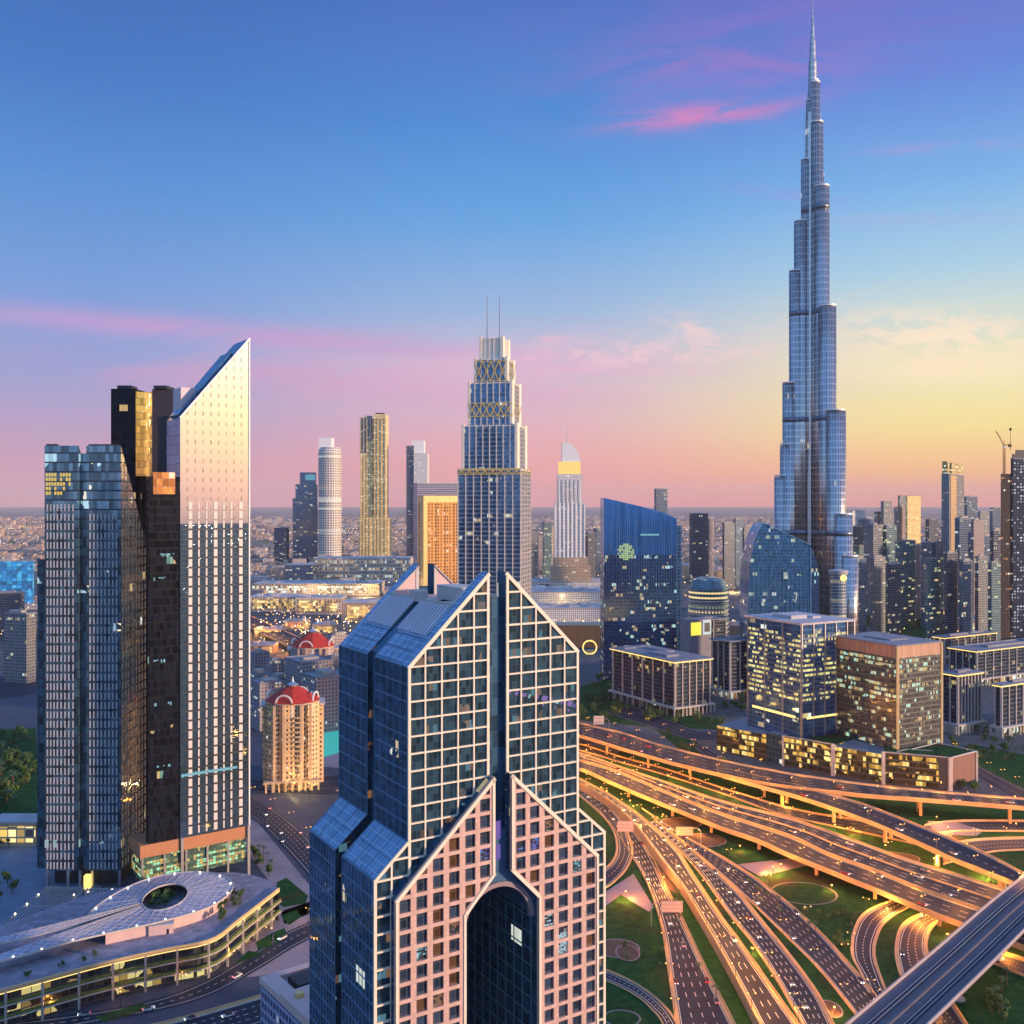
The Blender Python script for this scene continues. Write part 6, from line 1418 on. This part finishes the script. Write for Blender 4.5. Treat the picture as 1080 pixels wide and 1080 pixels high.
for k in range(420):                                     # the glittering old-town strip and the mall forecourt
    px, py = (rc.uniform(893,1050), 0) if k < 250 else (rc.uniform(270,380), rc.uniform(640,680))
    if k < 250: py = 632+(px-893)*.17+rc.gauss(0,6)
    p = gp(px, py); speck(p.x, p.y, rc.uniform(3,8), .55)
struct(m.build('city_lights', [glow('far sodium light', (1,.50,.13), 9), glow('far white light', (1,.88,.7), 8)], fix=False), 'stuff')
# dark groves of the far city
def grove_mesh(spots, seed):
    r_ = random.Random(seed); q = MB()
    for (x, y, s) in spots:
        for k in range(10):
            c = Vector((x+r_.gauss(0,s*.45), y+r_.gauss(0,s*.45), s*r_.uniform(.35,1.0))); d = Vector((r_.gauss(0,1),r_.gauss(0,1),r_.gauss(0,1))).normalized(); e = d.orthogonal().normalized()*s*.3; f_ = d.cross(e).normalized()*s*.3
            q.face([c-e-f_, c+e-f_*.6, c+e*.7+f_, c-e+f_*.8], 0 if r_.random() < .65 else 1)
    return q
sp_ = []
for k in range(2600):
    y = 1500+(rc.random()**1.4)*6500; x = (rc.random()*2-1)*.58*y
    if math.sin(x*.004)+math.sin(y*.0027+1) < .7: continue
    if y < 2300 and not (540+x/y*F > 880 or 540+x/y*F < 30): continue
    sp_.append((x, y, rc.uniform(6,10)))
struct(grove_mesh(sp_, 3).build('far_foliage', [M['leaf'], M['leaf2']], fix=False), 'stuff')
# sparse planting between the roads and round the blocks (ground cover)
# ================================================================== trees, each a thing with trunk and crown
def crown_mesh(seed, rx, h0, h1, n, s):
    r_ = random.Random(seed); q = MB(); lobes = [(Vector((r_.gauss(0,rx*.45), r_.gauss(0,rx*.45), r_.uniform(h0+rx*.4, h1-rx*.35))), rx*r_.uniform(.45,.7)) for _ in range(6)]
    for k in range(n):
        c0, rr = r_.choice(lobes); d = Vector((r_.gauss(0,1),r_.gauss(0,1),r_.gauss(0,1))).normalized(); c = c0+d*rr*r_.random()**.35
        nn = (d+Vector((r_.gauss(0,.5),r_.gauss(0,.5),r_.gauss(0,.5)))).normalized(); e = nn.orthogonal().normalized(); f_ = nn.cross(e); a = r_.uniform(0,6.28); e, f_ = (e*math.cos(a)+f_*math.sin(a))*s*r_.uniform(.6,1.2), (f_*math.cos(a)-e*math.sin(a))*s*r_.uniform(.5,1)
        q.face([c-e, c-f_, c+e*1.1, c+f_], 0 if r_.random() < .7 else 1)
    return q.mesh('crown', [M['leaf'], M['leaf2']], fix=False)
def trunk_mesh(h, r0, seed):
    r_ = random.Random(seed); q = MB(); q.tube((0,0,0),(.1,.05,h*.6),r0,r0*.6,8)
    for k in range(4):
        a = k*1.57+r_.random(); q.tube((.08,.04,h*.5),(math.cos(a)*h*.28,math.sin(a)*h*.28,h*.85),r0*.5,r0*.2,6)
    return q.mesh('trunk', M['bark'])
TV = [(trunk_mesh(6,.28,i), crown_mesh(40+i, 3.4, 2.2, 8.4, 330, .62)) for i in range(4)]
def palm_mesh(seed):
    r_ = random.Random(seed); q = MB(); q.tube((0,0,0),(.15,.1,8),.3,.2,8); tr = q.mesh('trunk', M['bark']); q = MB()
    for k in range(18):
        a = 2*math.pi*k/18+r_.uniform(-.15,.15); up = r_.uniform(.1,1.0); L_ = r_.uniform(2.6,3.4); p0 = Vector((.15,.1,8)); pr = p0; d = Vector((math.cos(a),math.sin(a),up)); sd = Vector((-math.sin(a),math.cos(a),0))
        for j in range(1, 5):
            d = (d+Vector((0,0,-.42))).normalized() if j > 1 else d.normalized(); nx = pr+d*L_/4; w0, w1 = (.42,.5,.4,.22,.03)[j-1], (.42,.5,.4,.22,.03)[j]
            q.face([pr-sd*w0-Vector((0,0,.12)), nx-sd*w1-Vector((0,0,.12)), nx, pr]); q.face([pr, nx, nx+sd*w1-Vector((0,0,.12)), pr+sd*w0-Vector((0,0,.12))]); pr = nx
    return tr, q.mesh('fronds', M['palm'], fix=False)
PV_ = [palm_mesh(i) for i in range(2)]
def tree(p, label, group, s=1.0, palm=False):
    t_ = thing('palm_tree' if palm else 'tree', label, 'palm' if palm else 'tree', p, rc.uniform(0,6.28), group); t_.scale = (s,s,s*rc.uniform(.88,1.12))
    tr, cr_ = rc.choice(PV_ if palm else TV)
    for nm, me in (('trunk', tr), ('fronds' if palm else 'crown', cr_)):
        o = bpy.data.objects.new(nm, me); COL.objects.link(o); o.parent = t_
def inside(p, poly):
    r_ = False
    for i in range(len(poly)):
        (x0,y0),(x1,y1) = poly[i], poly[i-1]
        if (y0 > p[1]) != (y1 > p[1]) and p[0] < (x1-x0)*(p[1]-y0)/(y1-y0)+x0: r_ = not r_
    return r_
def trees_in(poly, n, label, group, s=(.8,1.2), z=0.0, palm=0.0, plabel=None):
    k = 0; tries = 0; got = []; n = max(4, int(n*.58))
    xs = [p[0] for p in poly]; ys = [p[1] for p in poly]
    while k < n and tries < 6000:
        tries += 1; px, py = rc.uniform(min(xs),max(xs)), rc.uniform(min(ys),max(ys))
        if not inside((px,py), poly): continue
        g_ = gp(px, py, z)
        if any((g_-q_).length < 4.2*s[0] for q_ in got): continue
        got.append(g_); pl = rc.random() < palm; tree((g_.x, g_.y, z), plabel if pl and plabel else label, group+(' (palms)' if pl else ''), rc.uniform(*s), pl); k += 1
trees_in([(-4,778),(36,774),(40,850),(-4,864)], 70, 'dark leafy tree in the park left of the wedge tower', 'trees of the park at the left edge', (.9,1.4), palm=.25, plabel='pale palm in the park left of the wedge tower')
trees_in([(-10,888),(36,880),(40,890),(-10,900)], 7, 'small shrubby tree in front of the golden pavilion', 'trees by the golden pavilion', (.5,.7))
trees_in([(-10,935),(16,925),(22,940),(0,960)], 6, 'dark tree beside the large pergola', 'trees by the pergola', (.6,.9))
trees_in([(258,888),(272,890),(292,925),(286,934),(268,915)], 18, 'yellow-lit bushy tree in the planted strip right of the podium hall', 'trees of the lit planted strip', (.55,.85), palm=.3, plabel='small palm in the planted strip right of the podium hall')
trees_in([(222,960),(250,938),(258,944),(262,950),(232,976)], 20, 'small tree in the roof garden right of the oval canopy', 'trees of the roof garden', (.45,.65), z=15.0)
trees_in([(155,957),(185,940),(195,938),(180,955),(160,963)], 12, 'small tree growing in the open eye of the oval canopy', 'trees in the eye of the canopy', (.6,.75), z=15.0)
trees_in([(20,1020),(60,1012),(150,1000),(150,1010),(60,1028),(20,1036)], 7, 'round shrub on the terrace below the canopy wall', 'shrubs on the terrace', (.3,.45), z=15.0)
trees_in([(612,722),(640,715),(645,738),(700,755),(760,757),(762,768),(690,764),(612,760)], 80, 'dark street tree in front of the glowing eave block', 'trees in front of the glowing eave block', (.8,1.25), palm=.1, plabel='palm in front of the glowing eave block')
trees_in([(752,722),(786,720),(786,752),(765,757)], 28, 'tree in the courtyard between the glowing eave block and the deep blue cube', 'trees of the courtyard', (.7,1.0))
trees_in([(1000,765),(1090,765),(1090,800),(1040,806),(1004,790)], 85, 'small tree on the blue-grey forecourt right of the green-roofed podium', 'trees of the forecourt at the right', (.6,.95), palm=.3, plabel='palm on the forecourt right of the green-roofed podium')
trees_in([(1005,826),(1030,822),(1034,836),(1008,838)], 8, 'dark tree at the right end of the green-roofed podium', 'trees at the podium end', (.8,1.1))
trees_in([(898,642),(940,640),(1000,660),(998,672),(940,664),(898,652)], 60, 'tree of the dark park behind the grey-brown cube', 'trees of the dark park', (1.2,1.8))
trees_in([(340,742),(358,738),(358,765),(338,768)], 12, 'dark tree beside the turquoise pool', 'trees by the pool', (.9,1.3), palm=.3, plabel='palm beside the turquoise pool')
trees_in([(302,700),(330,712),(334,728),(318,735),(300,716)], 10, 'tree between the grey apartment blocks', 'trees between apartment blocks', (.8,1.1))
trees_in([(298,690),(360,676),(385,690),(372,700),(300,700)], 16, 'lit tree on the palm forecourt of the mall', 'trees of the palm forecourt', (.9,1.2), palm=.7, plabel='lit palm on the palm forecourt of the mall')
trees_in([(265,745),(300,720),(262,724)], 8, 'tree left of the golden domed hotel', 'trees left of the golden domed hotel', (.8,1.1))
trees_in([(640,985),(690,970),(700,1000),(702,1030),(670,1024)], 16, 'small round shrub on the lawn by the leftmost road', 'shrubs on the lawn by the leftmost road', (.2,.32))
trees_in([(780,925),(810,945),(830,960),(800,938)], 8, 'small shrub beside the looped garden path', 'shrubs beside the looped path', (.25,.4))
trees_in([(706,946),(716,944),(738,1010),(760,1060),(748,1060),(722,1000)], 14, 'palm on the dark verge right of the leftmost road', 'palms of the dark verge', (.55,.75), palm=1.0, plabel='palm on the dark verge right of the leftmost road')
trees_in([(1000,1020),(1040,1040),(1060,1030),(1075,1050),(1040,1062)], 10, 'palm on the lawn below the metro viaduct', 'palms below the metro viaduct', (.55,.75), palm=1.0, plabel='palm on the lawn below the metro viaduct')
trees_in([(790,955),(850,960),(865,990),(850,985)], 12, 'palm on the lawn beside the broadest road', 'palms beside the broadest road', (.5,.7), palm=1.0, plabel='palm on the lawn beside the broadest road')
trees_in([(262,822),(300,812),(334,808),(334,816),(300,820)], 10, 'small tree along the street below the domed hotel', 'trees below the domed hotel', (.5,.8))
trees_in([(700,772),(740,785),(770,808),(760,812),(720,792)], 9, 'low tree between the far flyover and the side street', 'trees beside the far flyover', (.6,.9))
trees_in([(1038,1052),(1056,1062),(1062,1080),(1044,1074)], 12, 'dense dark shrub below the metro viaduct', 'shrubs below the metro viaduct', (.5,.8))
trees_in([(858,955),(905,962),(896,985),(893,1008),(870,985)], 22, 'low dark shrub on the lawn beside the first curved road', 'shrubs beside the curved road', (.3,.5))
trees_in([(890,835),(1000,862),(1000,866),(960,866),(890,848)], 10, 'dark shrub in the shade below the far flyover', 'shrubs below the far flyover', (.4,.7))
# ================================================================== cars: the photograph shows them as streaks of light; here they stand on their lanes
def car_protos():
    out = []
    for i, col in enumerate(((.75,.75,.76),(.05,.05,.06),(.35,.36,.38),(.4,.04,.03))):
        pm = plain('car paint %d' % i, col, .25, .1, ns=.4, amt=.05, coat=.5)
        q = MB(); pr = [(-2.2,.35),(2.15,.35),(2.25,.7),(2.1,.95),(1.1,1.02),(-1.9,1.05),(-2.25,.95)]
        q.prism_y(pr, -.88, .88); body = q.mesh('body', pm)
        q = MB(); v = []
        q.solid([(-1.8,-.8,1.05),(1.0,-.8,1.02),(1.0,.8,1.02),(-1.8,.8,1.05),(-1.3,-.62,1.5),(.25,-.62,1.5),(.25,.62,1.5),(-1.3,.62,1.5)], [(3,2,1,0),(4,5,6,7),(0,1,5,4),(1,2,6,5),(2,3,7,6),(3,0,4,7)]); cabin = q.mesh('cabin', M['dark_metal'])
        out.append((body, cabin))
    q = MB(); q.tube((0,-.12,0),(0,.12,0),.34,.34,12); wh = q.mesh('wheel', M['tyre'])
    q = MB(); q.box(-.05,.05,-.22,.22,-.1,.1); hl_ = q.mesh('headlight', M['headlight']); tl_ = q.mesh('taillight', M['taillight']); hl_.materials.clear(); hl_.materials.append(M['headlight']); tl_ = q.mesh('taillight', M['taillight'])
    return out, wh, hl_, tl_
CP, CW, CH, CT = car_protos()
CN = ('white car','black car','grey car','red car')
def car(p, ang, label, group, k):
    t_ = thing('car', label, 'car', p, ang, group)
    for nm, me, loc in [('body',CP[k][0],(0,0,0)),('cabin',CP[k][1],(0,0,0))]+[('wheel',CW,(x,y,.34)) for x in (-1.35,1.35) for y in (-.82,.82)]+[('headlight',CH,(2.24,y,.72)) for y in (-.55,.55)]+[('taillight',CT,(-2.26,y,.78)) for y in (-.6,.6)]:
        o = bpy.data.objects.new(nm, me); COL.objects.link(o); o.parent = t_; o.location = loc
def cars_on(rd, n, where, fr_, both=True):
    A, B, C, Lt = rd; got = []
    for i in range(int(n*1.5)):
        for _ in range(60):
            j = rc.randint(2, len(C)-3); f = rc.choice(fr_); p = B[j].lerp(B[j+1], rc.random()); p = B[j]+(A[j]-B[j])*f
            px, py = 540+p.x/p.y*F, HOR+(H-p.z)/p.y*F
            if 0 < px < 1080 and py < 1080 and all((p-g_).length > 11 for g_ in got): break
        else: continue
        got.append(p); t_ = C[j+1]-C[j]; a = math.atan2(t_.y, t_.x)+(math.pi if (both and f > .5) else 0); k = rc.choice((0,0,1,2,2,3))
        car((p.x,p.y,p.z+.02), a, '%s with its lights on, driving on the %s' % (CN[k], where), CN[k]+'s on the '+where, k)
cars_on(R1, 8, 'leftmost road of the interchange', (.14,.38,.62,.86)); cars_on(R2, 5, 'raised yellow-walled road', (.2,.5,.8), False)
cars_on(R3, 7, 'road beside the pink verge', (.14,.38,.62,.86), False); cars_on(R4, 8, 'broadest road of the interchange', (.12,.3,.5,.7,.88), False)
cars_on(F1, 6, 'far flyover', (.14,.38,.62,.86)); cars_on(FA, 8, 'broad middle flyover', (.1,.25,.4,.6,.75,.9)); cars_on(FC, 5, 'blue-grey flyover', (.2,.5,.8), False)
cars_on(F1b, 3, 'descending slip flyover', (.25,.75), False); cars_on(R6, 3, 'second curved slip road', (.2,.5,.8), False)
cars_on(S3, 9, 'wide street left of the gabled tower', (.1,.3,.5,.7,.9)); cars_on(S1, 3, 'street below the terraced building', (.25,.75)); cars_on(S2, 4, 'bottom left highway', (.12,.4,.6,.88)); cars_on(S4, 4, 'cross street below the domed hotel', (.2,.5,.8)); cars_on(E1, 6, 'raised boulevard by the red domes', (.1,.3,.5,.7,.9))
# ================================================================== overhead road signs
def sign(name, label, px0, px1, py0, py1, z0, mat, post=1, ang=0.0, rows=3):
    """board whose lower edge hangs at height z0"""
    d = depth((py1), z0); x0, x1 = xat(px0, d), xat(px1, d); h = (py1-py0)*d/F; t_ = thing(name, label, 'road sign', ((x0+x1)/2, d, 0), ang); w_ = (x1-x0)/2
    q = MB(); q.box(-w_, w_, -.25, .05, z0, z0+h); q.build('board', [mat], t_)
    q = MB()
    for r_ in range(rows):
        z = z0+h*(r_+.5)/rows; x = -w_*.85
        while x < w_*.8: e = min(w_*.85, x+rc.uniform(.5,1.5)); q.box(x, e, -.3, -.26, z-h*.07, z+h*.07); x = e+.5
    q.build('lettering', [M['concrete_pale']], t_)
    q = MB(); xs = w_+4.5 if post > 0 else -w_-4.5
    q.tube((xs,.3,0),(xs,.3,z0+h*.3),.25,.22,8)
    for j in range(8):
        a0, a1 = math.pi/2*j/8, math.pi/2*(j+1)/8; s = 1 if post > 0 else -1; r_ = 2.5
        q.tube((xs-s*r_+s*r_*math.cos(a0),.3,z0+h*.3+r_*math.sin(a0)),(xs-s*r_+s*r_*math.cos(a1),.3,z0+h*.3+r_*math.sin(a1)),.2,.2,6)
    q.bar((xs-s*2.5,.3,z0+h*.3+2.5),(0,.3,z0+h*.3+2.5),.3,.3); q.build('gantry', [M['steel']], t_)
pkb = plain('dusky pink sign back', (.50,.30,.28), .6, ns=.4, amt=.12)
sign('sign_gantry', 'pinkish overhead sign board on a curved gantry over the leftmost road', 651, 668, 866, 877, 7, pkb)
sign('sign_gantry', 'orange-lit overhead sign board on a curved gantry left of the broadest road', 713, 731, 872, 881, 8, plain('orange sign back', (.6,.36,.2), .6, ns=.4, amt=.12))
sign('sign_gantry', 'large pink ribbed sign board hanging over the leftmost road', 697, 720, 950, 962, 7, pkb, post=-1)
sign('sign_gantry', 'white sign board at the start of the far flyover', 626, 637, 755, 764, 8, M['white'], rows=2)
# ------------------------------------------------------------------ the dusty evening air
hb = MB(); hb.box(-41000, 41000, -16000, 43000, -1, 860); hz = hb.build('haze', [M['white']], None); struct(hz, 'stuff')
hm = bpy.data.materials.new('haze'); hm.use_nodes = True; hm.node_tree.nodes.clear()
pv_ = hm.node_tree.nodes.new('ShaderNodeVolumePrincipled'); ho = hm.node_tree.nodes.new('ShaderNodeOutputMaterial'); hm.node_tree.links.new(pv_.outputs[0], ho.inputs['Volume'])
pv_.inputs['Color'].default_value = (.95,.83,.82,1); pv_.inputs['Density'].default_value = .000021; pv_.inputs['Anisotropy'].default_value = .0
hz.data.materials.clear(); hz.data.materials.append(hm)
